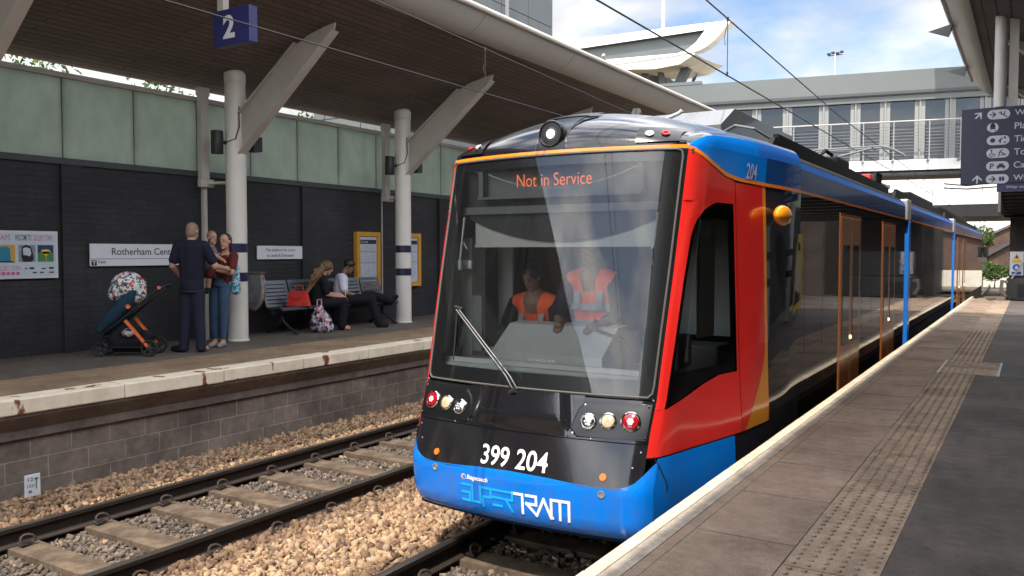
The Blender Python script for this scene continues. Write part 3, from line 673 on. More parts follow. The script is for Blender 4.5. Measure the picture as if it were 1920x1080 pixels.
for y in (-6.2, -2.3, 1.6, 5.5, 9.4, 13.3, 17.2):
    column(1.45, y, -1, 'white round column on the near platform, %s' % {17.2: 'last one before the canopy end', 13.3: 'second from the canopy end', 9.4: 'third from the canopy end', 5.5: 'fourth from the canopy end', 1.6: 'fifth from the canopy end', -2.3: 'sixth from the canopy end', -6.2: 'seventh from the canopy end'}[y])
# near platform back wall with a poster board, seen in the side of the tram
w2 = thing('brick_wall', (2.8, 8, 0), 'dark painted brick wall at the back of the near platform', 'wall')
b = MB(); b.box(2.8, 3.0, -30, 27, 0, 2.5); b.build('brickwork', 'charcoal_brick', w2)
b = MB(); b.box(2.77, 3.02, -30, 27, 2.502, 2.58); b.build('wall_coping', 'dark_clad', w2)
gs = thing('glazed_screen', (2.8, 8, 2.6), 'row of frosted glass panels above the near platform wall', 'screen')
for i in range(24):
    a = -12 + i * 1.6
    b = MB(); b.box(2.85, 2.865, a + .01, a + 1.59, 2.582, 3.7); b.build('glass_panel', 'frosted_glass', gs)
# ---------------------------------------------------------------- signs and boards on the far platform
def onwall(d): return lambda y, z: (WX + d, y, z)
nb = thing('station_nameboard', (WX, 7.5, 1.14), 'long white station nameboard reading Rotherham Central on the dark wall', 'sign')
b = MB(); b.bbox(WX + .02, WX + .045, 6.66, 8.34, 1.145, 1.455, .004); b.build('board', 'sign_white', nb)
b = MB(); b.box(WX + .046, WX + .0475, 6.66, 8.34, 1.243, 1.249)
text(b, 'Rotherham Central', onwall(.0475), 6.975, 1.30, 1.07, .098, .006); b.build('lettering', 'sign_black', nb, fixn=False)
b = MB(); b.box(WX + .046, WX + .0478, 6.675, 6.75, 1.155, 1.228); text(b, 'Travel', onwall(.0478), 6.765, 1.185, .11, .037, .02); b.build('operator_mark', 'sign_black', nb)
b = MB(); b.box(WX + .048, WX + .049, 6.69, 6.735, 1.205, 1.217); b.box(WX + .048, WX + .049, 6.706, 6.72, 1.165, 1.205); b.build('emblem', 'sign_white', nb)
sg = thing('platform_sign', (WX, 10.06, 1.22), 'small white sign about trains to Leeds and Doncaster on the dark wall', 'sign')
b = MB(); b.bbox(WX + .02, WX + .04, 9.56, 10.57, 1.222, 1.447, .004); b.build('board', 'sign_white', sg)
b = MB(); text(b, 'This platform for trains', onwall(.042), 9.735, 1.342, .66, .06, .012); text(b, 'to Leeds & Doncaster', onwall(.042), 9.765, 1.262, .60, .05, .012); b.build('lettering', 'sign_black', sg, fixn=False)
po = thing('poster_board', (WX, 5.3, 1.0), 'pale poster board reading WELCOME TO GALLERY TOWN with three square pictures', 'poster')
b = MB(); b.bbox(WX + .02, WX + .05, 4.32, 6.215, 1.0, 1.61, .006); b.build('board', 'sign_pale', po)
b = MB(); b.box(WX + .051, WX + .052, 4.35, 6.185, 1.03, 1.58); b.build('sheet', 'paper', po)
w_ = onwall(.053)
for s_, y_, z_, w__, h_ in (('ROTHERHAM.', 5.12, 1.485, .50, .075), ('GALLERY TOWN.', 5.895, 1.485, .25, .075), ('GALLERY TOWN', 5.42, 1.105, .31, .06)): b = MB(); text(b, s_, w_, y_, z_, w__, h_, .0); b.build('pink_lettering', 'pink', po, fixn=False)
for i in range(5): b = MB(); b.box(WX + .052, WX + .0535, 5.44 + i * .058, 5.44 + i * .058 + .042, 1.05, 1.09); b.build('media_icon', 'pink', po)
b = MB(); text(b, 'WELCOME TO', w_, 5.665, 1.485, .205, .075, .006)
for i, (y, l) in enumerate(((5.78, .03), (5.84, .06), (5.99, .06), (6.09, .06))): b.box(WX + .052, WX + .0535, y, y + l, 1.12, 1.135 + .01 * (i % 2))
for y, l in ((5.88, .05), (5.97, .05), (6.09, .06)): b.box(WX + .052, WX + .0535, y, y + l, 1.068, 1.085)
b.build('dark_lettering', 'sign_black', po, fixn=False)
w3_ = onwall(.0545); w4_ = onwall(.056)
b = MB()
b.m(0); poly(b, w_, [(5.44, 1.215), (5.665, 1.215), (5.665, 1.43), (5.44, 1.43)])
b.m(1); poly(b, w3_, [(5.45, 1.22), (5.61, 1.22), (5.605, 1.38), (5.57, 1.41), (5.50, 1.41), (5.45, 1.38)])
b.m(2); poly(b, w3_, [(5.44, 1.21), (5.665, 1.205), (5.62, 1.228), (5.44, 1.225)]); b.build('picture', ['ochre', 'teal', 'night_blue'], po, fixn=False)
b = MB(); b.m(0); poly(b, w_, [(5.705, 1.215), (5.92, 1.215), (5.92, 1.43), (5.705, 1.43)])
b.m(1); poly(b, w3_, [(5.745, 1.40), (5.80, 1.435), (5.86, 1.41), (5.885, 1.33), (5.895, 1.25), (5.87, 1.215), (5.76, 1.215), (5.74, 1.28)])
b.m(2); poly(b, w4_, [(5.76, 1.385), (5.80, 1.40), (5.85, 1.385), (5.865, 1.32), (5.845, 1.285), (5.80, 1.30), (5.765, 1.30)]); b.build('picture', ['portrait_grey', 'sign_black', 'paper'], po, fixn=False)
b = MB(); b.m(0); poly(b, w_, [(5.945, 1.215), (6.152, 1.215), (6.152, 1.43), (5.945, 1.43)]); b.m(1); poly(b, w3_, [(5.945, 1.215), (6.152, 1.215), (6.152, 1.33), (6.06, 1.345), (5.945, 1.33)])
b.m(2); disc(b, w4_, 6.05, 1.345, .062, 18, .03); poly(b, w4_, [(5.99, 1.345), (6.11, 1.345), (6.06, 1.29), (6.045, 1.29)]); b.m(3); b.box(WX + .057, WX + .058, 6.045, 6.058, 1.22, 1.30); b.build('picture', ['night_blue', 'leaf_green', 'yellow', 'ochre'], po, fixn=False)
def timetable(y, label):
    t = thing('timetable_board', (WX, y + .33, .64), label, 'timetable')
    b = MB()
    for a, c, e, f in ((y, y + .67, .645, .73), (y, y + .67, 1.645, 1.73), (y, y + .085, .731, 1.644), (y + .585, y + .67, .731, 1.644)): b.box(WX + .01, WX + .10, a, c, e, f)
    b.build('frame', 'orange_frame', t)
    b = MB(); b.box(WX + .01, WX + .07, y + .086, y + .584, .732, 1.643); b.build('sheet', 'paper', t)
    b = MB(); b.box(WX + .071, WX + .073, y + .10, y + .57, 1.50, 1.58); b.build('heading_band', 'sign_navy_dark', t)
    b = MB(); text(b, 'Train times', onwall(.0745), y + .13, 1.525, .2, .035, .02); b.build('heading', 'sign_white', t, fixn=False)
    b = MB(); random.seed(int(y * 10))
    for r in range(30):
        z = 1.46 - r * .0235
        if r in (5, 14): b.box(WX + .071, WX + .073, y + .11, y + .56, z, z + .012); continue
        for c in range(6):
            a = y + .12 + c * .072
            if random.random() < .8: b.box(WX + .071, WX + .0725, a, a + random.uniform(.02, .055), z, z + .005)
    b.build('printed_lines', 'paper_ink', t); return t
timetable(11.91, 'orange framed timetable board on the wall behind the seated person in white')
timetable(13.19, 'orange framed timetable board half hidden by the second round column')
n2 = thing('platform_number_sign', (-7.78, 6.5, 3.7), 'hanging navy box sign with a pale number 2 under the far canopy', 'sign')
b = MB(); b.bbox(-8.11, -7.50, 6.5, 6.62, 3.70, 4.11, .008); b.build('sign_box', 'sign_navy', n2)
b = MB(); text(b, '2', lambda x, z: (x, 6.497, z), -7.94, 3.775, .20, .265, .035); b.build('number', 'sign_pale', n2, fixn=False)
b = MB(); b.box(-8.06, -7.96, 6.52, 6.60, 4.11, 4.56); b.build('hanger', 'cream_steel', n2)
p = thing('track_marker', (-7.72, 4.1, -.9), 'small white number plate fixed low beside the far platform wall', 'marker')
b = MB(); b.bbox(-7.70, -7.685, 4.03, 4.17, -.885, -.685, .004); b.build('plate', 'sign_white', p)
b = MB(); text(b, '12', lambda y, z: (-7.683, y, z), 4.055, -.745, .05, .035, .02); text(b, '1521', lambda y, z: (-7.683, y, z), 4.05, -.80, .07, .03, .02)
b.box(-7.684, -7.6825, 4.06, 4.09, -.85, -.825); b.build('lettering', 'paper_ink', p, fixn=False)
b = MB(); b.box(-7.684, -7.682, 4.115, 4.15, -.735, -.72); b.box(-7.684, -7.682, 4.128, 4.136, -.82, -.72); b.build('green_mark', 'leaf_green', p)

# ---------------------------------------------------------------- people
CR = Vector((.849, .528, 0)); CT = Vector((.528, -.849, 0))
def frame(x, y, rot=0.0):
    """r to the right, t towards the viewer's side, z up, about a point on the ground"""
    r = Matrix.Rotation(rot, 3, 'Z') @ CR; t = Matrix.Rotation(rot, 3, 'Z') @ CT; o = Vector((x, y, 0))
    return lambda a, b, c: o + r * a + t * b + Vector((0, 0, c))
def capsule(mb, p, q, r0, r1, n=14, e0=True, e1=True):
    mb.tube([p, q], [r0, r1], n)
    if e0: mb.ball(p, r0, n, 8)
    if e1: mb.ball(q, r1, n, 8)
def chain(mb, pts, rs, flat=False):
    for i in range(len(pts) - 1): capsule(mb, pts[i], pts[i + 1], rs[i], rs[i + 1], 14, not (flat and i == 0), not (flat and i == len(pts) - 2))
def fused(mb, name, material, parent=None, origin=None, voxel=.009, smooth=4, label=None):
    """one continuous surface over the overlapping volumes of mb"""
    o = mb.build(name, material, None, (0, 0, 0), fixn=True)
    r = o.modifiers.new('r', 'REMESH'); r.mode = 'VOXEL'; r.voxel_size = voxel
    s = o.modifiers.new('s', 'SMOOTH'); s.factor = .5; s.iterations = smooth
    dg = bpy.context.evaluated_depsgraph_get(); me = bpy.data.meshes.new_from_object(o.evaluated_get(dg))
    old = o.data; o.modifiers.clear(); o.data = me; bpy.data.meshes.remove(old); me.name = name
    o0 = Vector(origin) if origin is not None else (WO(parent) if parent is not None else Vector((0, 0, 0)))
    me.transform(Matrix.Translation(-o0)); me.polygons.foreach_set('use_smooth', [True] * len(me.polygons))
    if parent is not None: o.parent = parent; o.location = o0 - WO(parent)
    else: o.location = o0
    if label: o['label'] = label
    return o
def hand(mb, wrist, d, up, curl=.5, s=1.0):
    """palm and five separate fingers; d runs along the hand, up is the back of the hand"""
    w0, d = Vector(wrist), Vector(d).normalized(); up = (Vector(up) - d * Vector(up).dot(d)).normalized(); sd_ = d.cross(up)
    palm = w0 + d * .05 * s
    mb.ball(palm, (.04 * s, .04 * s, .04 * s), 10, 7)
    mb.tube([w0, w0 + d * .085 * s], [.026 * s, .036 * s], 10)
    for i, (off, ln) in enumerate(((-.03, .062), (-.01, .074), (.01, .07), (.03, .055))):
        a = w0 + d * .08 * s + sd_ * off * s; b1 = a + (d * math.cos(curl * .6) - up * math.sin(curl * .6)) * ln * .55 * s; c1 = b1 + (d * math.cos(curl * 1.7) - up * math.sin(curl * 1.7)) * ln * .5 * s
        mb.tube([a, b1, c1], [.0105 * s, .0095 * s, .0085 * s], 8)
    a = w0 + d * .03 * s - sd_ * .03 * s; b1 = a + (d * .7 - sd_ * .6 - up * .25) * .045 * s; mb.tube([a, b1, b1 + (d * .9 - up * .4) * .03 * s], [.013 * s, .011 * s, .009 * s], 8)
def head(mb, c, fwd, s=1.0):
    """skull, jaw, nose and ears about c, looking along fwd"""
    c, f = Vector(c), Vector(fwd).normalized(); sd_ = f.cross(Vector((0, 0, 1))).normalized(); u = sd_.cross(f)
    rot = Matrix((sd_, f, u)).transposed()
    mb.ball(c + u * .025 * s, (.074 * s, .092 * s, .092 * s), 16, 12, rot); mb.ball(c + f * .022 * s - u * .045 * s, (.058 * s, .068 * s, .07 * s), 14, 10, rot)
    mb.ball(c + f * .094 * s - u * .012 * s, (.013 * s, .018 * s, .022 * s), 8, 6, rot); mb.ball(c + f * .07 * s - u * .095 * s, (.026 * s, .02 * s, .018 * s), 8, 6, rot)
    for e in (-1, 1): mb.ball(c + sd_ * .076 * s * e - f * .005 * s - u * .005 * s, (.012 * s, .022 * s, .032 * s), 8, 6, rot)
    return c, f, sd_, u, rot
def face(parent, H, s=1.0):
    c, f, sd_, u, rot = H; b = MB()
    for e in (-1, 1):
        b.ball(c + f * .083 * s + sd_ * .031 * s * e + u * .014 * s, (.011 * s, .006 * s, .006 * s), 8, 6, rot)
        b.ball(c + f * .087 * s + sd_ * .032 * s * e + u * .033 * s, (.017 * s, .006 * s, .004 * s), 8, 6, rot)
    b.build('eyes', 'eye', parent, smooth=True)
    b = MB(); b.ball(c + f * .086 * s - u * .058 * s, (.022 * s, .007 * s, .007 * s), 8, 6, rot); b.build('mouth', 'lips', parent, smooth=True)

# the man, seen from behind
P = frame(-9.54, 7.24)
O = P(0, 0, 0)
sh = [P(-.175, 0, 1.425), P(.175, 0, 1.425)]; el = [P(-.25, .02, 1.16), P(.295, -.06, 1.15)]; wr = [P(-.20, -.17, 1.00), P(.345, -.27, 1.12)]
b = MB(); chain(b, [P(0, 0, .98), P(0, .0, 1.2), P(0, .01, 1.38)], [.10, .09, .08]); chain(b, [P(0, 0, 1.42), P(0, -.01, 1.56)], [.062, .056])
for s, e in ((-1, 0), (1, 1)):
    chain(b, [P(0, 0, 1.40), sh[e], el[e], wr[e]], [.08, .062, .045, .030]); hand(b, wr[e], Vector(wr[e]) - Vector(el[e]), (0, 0, 1) if e else (-.6, -.2, .3), .7, 1.05)
    chain(b, [P(s * .07, 0, .88), P(s * .085, -.005, .48), P(s * .12, .02, .08)], [.08, .06, .042]); chain(b, [P(s * .12, .02, .06), P(s * .14, -.12, .035)], [.045, .035])
H = head(b, P(.01, -.02, 1.615), P(.25, -1, 0.0) - O)
man = fused(b, 'person', 'skin', None, O)
tag(man, 'standing man seen from behind in navy T-shirt and dark jeans beside the pushchair', 'person')
b = MB(); chain(b, [P(-.06, 0, .90), P(-.07, .0, 1.2), P(-.09, .01, 1.39)], [.088, .098, .088]); chain(b, [P(.06, 0, .90), P(.07, .0, 1.2), P(.09, .01, 1.39)], [.088, .098, .088])
b.tube([P(0, 0, .84), P(0, 0, .95)], [.155, .148], 18); chain(b, [P(0, 0, .92), P(0, 0, 1.2), P(0, .01, 1.38)], [.105, .11, .105])
for e, s in ((0, -1), (1, 1)): chain(b, [sh[e] + Vector((0, 0, -.012)), Vector(sh[e]).lerp(Vector(el[e]), .72)], [.074, .068], False); chain(b, [P(s * .06, 0, 1.43), sh[e]], [.075, .068])
b.tube([P(0, 0, 1.45), P(0, -.005, 1.50)], [.085, .066], 14)
fused(b, 'shirt', 'navy_cloth', man, None, .009, 6)
b = MB(); b.tube([P(0, 0, .80), P(0, 0, .94)], [.148, .138], 18)
for s in (-1, 1): chain(b, [P(s * .072, 0, .84), P(s * .085, -.005, .48), P(s * .112, .015, .10), P(s * .116, .015, .03)], [.104, .076, .062, .067], True)
fused(b, 'trousers', 'dark_jeans', man)
b = MB()
for s, dx in ((-1, -.06), (1, .0)): chain(b, [P(s * .118, .03, .045), P(s * .12 + dx - .02, -.02, .045), P(s * .135 + dx * 2.4 - .02, -.10, .035)], [.05, .052, .04])
fused(b, 'shoes', 'black_cloth', man)
c, f, sd_, u, rot = H; b = MB(); b.ball(c + u * .03 - f * .006, (.079, .094, .092), 16, 12, rot); b.ball(c - f * .03 - u * .02, (.07, .07, .075), 14, 10, rot); fused(b, 'hair', 'hair_stubble', man, None, .009)

# the woman, facing the camera, leaning out from behind the man
P = frame(-9.72, 7.86, R(-10)); O = P(0, 0, 0)
b = MB(); hd = P(.10, .05, 1.485)
chain(b, [P(-.02, 0, .95), P(.03, 0, 1.12), P(.06, .01, 1.27)], [.10, .08, .075]); chain(b, [P(.07, .01, 1.29), P(.09, .03, 1.42)], [.052, .047])
sh = [P(-.08, .03, 1.29), P(.20, .01, 1.28)]; el = [P(-.17, .14, 1.10), P(.22, .10, 1.05)]; wr = [P(-.07, .23, 1.24), P(.02, .24, 1.10)]
for e, s in ((0, -1), (1, 1)):
    chain(b, [P(.06, 0, 1.27), sh[e], el[e], wr[e]], [.07, .052, .038, .026]); hand(b, wr[e], Vector(wr[e]) - Vector(el[e]), CT, .5, .92)
    chain(b, [P(s * .055 - .02, 0, .86), P(s * .065 - .02, .03, .47), P(s * .06 - .04, .0, .09)], [.062, .042, .033]); chain(b, [P(s * .06 - .04, .0, .06), P(s * .07 - .04, .13, .03)], [.04, .03])
H = head(b, hd, P(-.10, 1, -.05) - O, .95)
wom = fused(b, 'person', 'skin', None, O)
tag(wom, 'woman in maroon top and blue jeans holding a child beside the white column', 'person')
face(wom, H, .95)
b = MB(); chain(b, [P(-.05, 0, .93), P(.0, 0, 1.1), P(.0, .0, 1.26)], [.085, .078, .075]); chain(b, [P(.03, 0, .93), P(.06, 0, 1.1), P(.11, .0, 1.26)], [.085, .08, .075])
for e in (0, 1): chain(b, [sh[e], Vector(sh[e]).lerp(Vector(el[e]), .65)], [.07, .062])
chain(b, [P(-.02, 0, .92), P(.03, 0, 1.1), P(.06, .0, 1.26)], [.10, .09, .088]); fused(b, 'shirt', 'maroon', wom)
b = MB(); b.tube([P(-.02, 0, .86), P(-.01, 0, .98)], [.128, .112], 18)
for s in (-1, 1): chain(b, [P(s * .07 - .02, 0, .88), P(s * .07 - .025, .025, .48), P(s * .062 - .04, .0, .12)], [.095, .062, .046], True)
fused(b, 'jeans', 'blue_jeans', wom)
b = MB()
for s in (-1, 1): chain(b, [P(s * .062 - .04, .0, .04), P(s * .07 - .04, .12, .03)], [.045, .037])
fused(b, 'shoes', 'grey_shoe', wom)
c, f, sd_, u, rot = H; b = MB(); b.ball(c + u * .028 - f * .022, (.079, .088, .093), 16, 12, rot); chain(b, [c - f * .06, c - f * .05 + sd_ * .06 - u * .12, c + f * .03 + sd_ * .07 - u * .24], [.06, .045, .03]); fused(b, 'hair', 'hair_brown', wom, None, .009)
b = MB(); chain(b, [P(.17, -.10, 1.12), P(.165, -.11, .80)], [.05, .07]); fused(b, 'shoulder_bag', 'floral_blue', wom, None, .012)

# the toddler on her arm
P = frame(-9.66, 7.72, R(-10)); O = P(-.07, .05, 1.0)
b = MB(); chain(b, [P(-.06, .06, 1.14), P(-.05, .05, 1.28), P(-.03, .05, 1.36)], [.085, .082, .062]); chain(b, [P(-.03, .05, 1.38), P(-.02, .05, 1.45)], [.04, .038])
for s, a in ((1, [P(.02, .09, 1.36), P(.09, .16, 1.29), P(.19, .17, 1.24)]), (-1, [P(-.1, .03, 1.36), P(-.15, .08, 1.27), P(-.12, .14, 1.18)])):
    chain(b, a, [.04, .032, .024]); hand(b, a[2], a[2] - a[1], (0, 0, 1), .4, .55)
for s in (-1, 1): chain(b, [P(-.06 + s * .05, .08, 1.11), P(-.07 + s * .06, .16, 1.0), P(-.09 + s * .05, .14, .83)], [.06, .045, .032]); chain(b, [P(-.09 + s * .05, .15, .82), P(-.06 + s * .05, .22, .80)], [.035, .028])
H = head(b, P(-.01, .06, 1.535), P(1, .45, -.05) - P(0, 0, 0), .80)
kid = fused(b, 'person', 'skin', None, O, .007)
tag(kid, 'toddler in grey top with short ginger hair carried on the woman\'s arm', 'person')
face(kid, H, .80)
b = MB(); chain(b, [P(-.06, .06, 1.13), P(-.05, .05, 1.27), P(-.03, .05, 1.355)], [.098, .095, .075]); chain(b, [P(.02, .09, 1.36), P(.07, .14, 1.31)], [.05, .045]); chain(b, [P(-.1, .03, 1.36), P(-.135, .06, 1.30)], [.05, .045]); fused(b, 'top', 'grey_cloth', kid, None, .008)
b = MB()
for s in (-1, 1): chain(b, [P(-.06 + s * .05, .08, 1.11), P(-.07 + s * .06, .155, 1.01)], [.07, .056])
fused(b, 'shorts', 'maroon', kid, None, .008)
b = MB()
for s in (-1, 1): chain(b, [P(-.09 + s * .05, .14, .825), P(-.06 + s * .05, .22, .80)], [.042, .035])
fused(b, 'shoes', 'black_cloth', kid, None, .008)
c, f, sd_, u, rot = H; b = MB(); b.ball(c + u * .03 - f * .014, (.064, .074, .074), 14, 10, rot); fused(b, 'hair', 'hair_ginger', kid, None, .008)

# ---------------------------------------------------------------- pushchair
P = frame(-9.95, 6.58, R(8)); O = P(0, 0, 0)
pc = thing('pushchair', O, 'dark teal pushchair with patterned hood and an orange frame tube', 'pushchair')
def wheel(r_, t_, rad):
    b = MB(); c = P(r_, t_, rad); ax = P(0, 1, 0) - O
    pts = [Vector(c) + (P(1, 0, 0) - O) * rad * .86 * math.cos(a * math.tau / 20) + Vector((0, 0, rad * .86 * math.sin(a * math.tau / 20))) for a in range(21)]
    b.tube(pts, rad * .14, 8, False); w = b.build('wheel', 'black_rubber', pc, c, smooth=True)
    h = MB(); h.lathe(Vector(c) - ax * .015, [(.02, 0), (rad * .3, .004), (rad * .3, .026), (.02, .03)], 14, ax)
    for k in range(5):
        a = k * math.tau / 5; h.beam(c, Vector(c) + (P(1, 0, 0) - O) * rad * .8 * math.cos(a) + Vector((0, 0, rad * .8 * math.sin(a))), .016, .012, ax)
    h.build('hub', 'dark_steel', w, smooth=True, sharp=30)
for r_, t_, rad in ((-.32, .12, .095), (-.30, -.14, .095), (.31, .22, .11), (.31, -.22, .11)): wheel(r_, t_, rad)
b = MB()
for t_ in (.2, -.2):
    b.tube([P(-.31, t_ * .6, .11), P(-.28, t_ * .8, .30), P(-.05, t_, .46), P(.22, t_, .70), P(.44, t_, .88)], .014, 8); b.tube([P(-.30, t_ * .6, .12), P(.30, t_, .12)], .010, 8)
b.tube([P(.44, -.2, .88), P(.49, -.16, .90), P(.49, .16, .90), P(.44, .2, .88)], .019, 10); b.tube([P(.31, -.22, .11), P(.31, .22, .11)], .01, 8); b.build('frame', 'black_plastic', pc, smooth=True)
for t_ in (.21, -.21):
    b = MB(); b.beam(P(.02, t_, .47), P(.29, t_, .13), .045, .03); b.build('orange_tube', 'pram_orange', pc)
b = MB()
for t_ in (.215, -.215): b.lathe(P(.06, t_, .645), [(.028, -.01), (.028, .01)], 14, P(0, 1, 0) - O); b.lathe(P(.44, t_, .885), [(.022, -.01), (.022, .01)], 12, P(0, 1, 0) - O)
b.build('joint_cap', 'pram_orange', pc)
sb = MB()
chain(sb, [P(-.30, 0, .36), P(-.22, 0, .45), P(-.05, 0, .62), P(.08, 0, .86)], [.10, .13, .14, .10])
for t_ in (.11, -.11): chain(sb, [P(-.32, t_, .34), P(-.18, t_, .50), P(-.02, t_, .66), P(.08, t_, .84)], [.05, .09, .10, .07])
fused(sb, 'seat', 'teal_cloth', pc, None, .012)
b = MB(); b.ball(P(.0, 0, .90), (.21, .21, .19), 18, 12, Matrix.Rotation(.5, 3, 'Z')); chain(b, [P(-.12, .12, .80), P(-.06, .12, .95)], [.09, .1]); chain(b, [P(-.12, -.12, .80), P(-.06, -.12, .95)], [.09, .1]); chain(b, [P(.10, 0, .80), P(.13, 0, .92)], [.13, .10]); fused(b, 'hood', 'hood_pattern', pc, None, .012)
b = MB(); b.tube([P(-.20, 0, .27), P(-.16, .0, .17), P(.2, 0, .16), P(.26, 0, .30)], [.10, .13, .13, .09], 12); fused(b, 'basket', 'black_cloth', pc, None, .014)
b = MB(); b.ball(P(.02, .1, .30), (.11, .07, .06), 12, 8); fused(b, 'blanket', 'backpack_pattern', pc, None, .014)

# ---------------------------------------------------------------- benches and sitters
def bench(y0, n, label, extra=None):
    t = thing('metal_bench', (-10.5, y0 + n * .29, 0), label, 'bench')
    for i in range(n):
        a, c = y0 + i * .58 + .02, y0 + i * .58 + .56
        b = MB()
        for s0_, s1_, z0_, z1_ in ((-10.20, -10.28, .42, .45), (-10.285, -10.37, .445, .44), (-10.375, -10.46, .437, .43), (-10.465, -10.55, .428, .425)):
            b.add([(s0_, a, z0_), (s0_, c, z0_), (s1_, c, z1_), (s1_, a, z1_), (s0_, a, z0_ - .02), (s0_, c, z0_ - .02), (s1_, c, z1_ - .02), (s1_, a, z1_ - .02)], [(0, 1, 2, 3), (7, 6, 5, 4), (0, 4, 5, 1), (1, 5, 6, 2), (2, 6, 7, 3), (3, 7, 4, 0)])
        b.build('seat', 'bench_steel', t)
        b = MB(); q = [(-10.57 - .145 * k / 7, .44 + .43 * k / 7) for k in range(8)]
        for k in range(7):
            x0_, z0_ = q[k]; x1_, z1_ = q[k + 1]; zz = z1_ - .016 if k < 6 else z1_; xx = x1_ + .005 if k < 6 else x1_
            b.add([(x0_, a + .045, z0_), (x0_, c - .045, z0_), (xx, c - .045, zz), (xx, a + .045, zz), (x0_ - .015, a + .045, z0_), (x0_ - .015, c - .045, z0_), (xx - .015, c - .045, zz), (xx - .015, a + .045, zz)], [(0, 1, 2, 3), (7, 6, 5, 4), (0, 4, 5, 1), (1, 5, 6, 2), (2, 6, 7, 3), (3, 7, 4, 0)])
        for e0, e1 in ((a, a + .044), (c - .044, c)):
            b.add([(q[0][0], e0, q[0][1]), (q[0][0], e1, q[0][1]), (q[7][0], e1, q[7][1]), (q[7][0], e0, q[7][1]), (q[0][0] - .015, e0, q[0][1]), (q[0][0] - .015, e1, q[0][1]), (q[7][0] - .015, e1, q[7][1]), (q[7][0] - .015, e0, q[7][1])], [(0, 1, 2, 3), (7, 6, 5, 4), (0, 4, 5, 1), (1, 5, 6, 2), (2, 6, 7, 3), (3, 7, 4, 0)])
        b.build('backrest', 'bench_steel', t)
    b = MB(); b.box(-10.48, -10.40, y0 - .02, y0 + n * .58 + .02, .33, .40); b.build('beam', 'dark_steel', t)
    for y in (y0 + .22, y0 + n * .58 - .22):
        b = MB(); b.tube([(-10.44, y, .36), (-10.40, y, .2), (-10.12, y, .02), (-10.08, y, .02)], .022, 8); b.tube([(-10.44, y, .36), (-10.48, y, .2), (-10.74, y, .02), (-10.78, y, .02)], .022, 8); b.build('leg', 'dark_steel', t, smooth=True)
    return t
bench(9.42, 2, 'grey slatted metal bench with a red handbag on it')
bench(10.62, 3, 'dark metal bench on which two people sit below the timetable')
# red handbag
hb = thing('handbag', (-10.36, 10.42, .45), 'bright red leather handbag standing on the metal bench', 'handbag')
b = MB(); P = frame(-10.34, 9.92, R(-12))
b.prism([(-.19, .45), (.19, .45), (.145, .70), (-.145, .70)], lambda u, v, w: P(u, w * (1.0 - (v - .45) * 2.2), v), -.075, .075); b.build('bag_body', 'red_leather', hb)
b = MB(); b.tube([P(-.09, .07, .66), P(-.08, .085, .60), P(0, .09, .565), P(.08, .085, .60), P(.09, .07, .66)], .009, 6); b.tube([P(-.08, -.02, .70), P(-.06, -.03, .79), P(.06, -.03, .79), P(.08, -.02, .70)], .009, 6); b.build('strap', 'red_leather', hb, smooth=True)
# patterned backpack on the ground
bp = thing('backpack', (-10.12, 10.35, 0), 'pink and white patterned backpack standing on the platform before the bench', 'backpack')
P = frame(-10.08, 10.20, R(-5)); b = MB(); chain(b, [P(-.02, 0, .12), P(-.03, 0, .26), P(-.06, 0, .38)], [.13, .125, .085]); chain(b, [P(.08, .02, .10), P(.05, .02, .22)], [.12, .10]); chain(b, [P(-.1, .02, .10), P(-.1, .02, .26)], [.10, .085]); fused(b, 'bag_body', 'backpack_pattern', bp, None, .012)
b = MB(); b.tube([P(-.09, 0, .44), P(-.09, -.02, .54), P(-.03, -.04, .55), P(-.01, 0, .45)], .012, 6); b.tube([P(.02, .1, .36), P(.06, .14, .2), P(.1, .12, .06)], .012, 6); b.build('strap', 'pink_cloth', bp, smooth=True)
# seated woman with long curly hair
P_ = frame(-10.36, 10.46, R(14)); P = lambda a, b_, c_: P_(a, b_, c_ * .92); O = P(0, 0, .45)
b = MB(); chain(b, [P(-.05, 0, .55), P(-.03, 0, .75), P(.02, 0, .95)], [.11, .10, .085]); chain(b, [P(.03, 0, .98), P(.06, .0, 1.1)], [.05, .047])
for s in (-1, 1):
    chain(b, [P(.02, s * .0, .95), P(.04, s * .17, .92), P(.10, s * .20, .68), P(.30, s * .08, .62)], [.07, .05, .038, .027]); hand(b, P(.30, s * .08, .62), P(1, -s * .3, .2) - P(0, 0, 0), (0, 0, 1), .6, .92)
    chain(b, [P(-.02, s * .09, .53), P(.38, s * .10, .53), P(.33, s * .10, .10)], [.10, .065, .045]); chain(b, [P(.33, s * .1, .06), P(.46, s * .1, .035)], [.04, .032])
H = head(b, P(.11, .0, 1.16), P(1, .25, -.45) - P(0, 0, 0), .95)
sw = fused(b, 'person', 'skin', None, O); tag(sw, 'seated woman with long curly fair hair and black clothes looking down at her lap', 'person'); face(sw, H, .95)
b = MB(); chain(b, [P(-.06, -.05, .56), P(-.04, -.05, .75), P(.01, -.05, .94)], [.125, .12, .105]); chain(b, [P(-.06, .05, .56), P(-.04, .05, .75), P(.01, .05, .94)], [.125, .12, .105])
for s in (-1, 1): chain(b, [P(.04, s * .17, .92), P(.09, s * .20, .72)], [.07, .055])
fused(b, 'top', 'black_cloth', sw, None, .01)
b = MB()
for s in (-1, 1): chain(b, [P(-.03, s * .09, .53), P(.38, s * .10, .53), P(.34, s * .10, .08)], [.125, .085, .075])
fused(b, 'trousers', 'black_cloth', sw, None, .01)
c, f, sd_, u, rot = H; b = MB(); rs = random.Random(5)
b.ball(c + u * .03 - f * .02, (.10, .105, .10), 14, 10, rot)
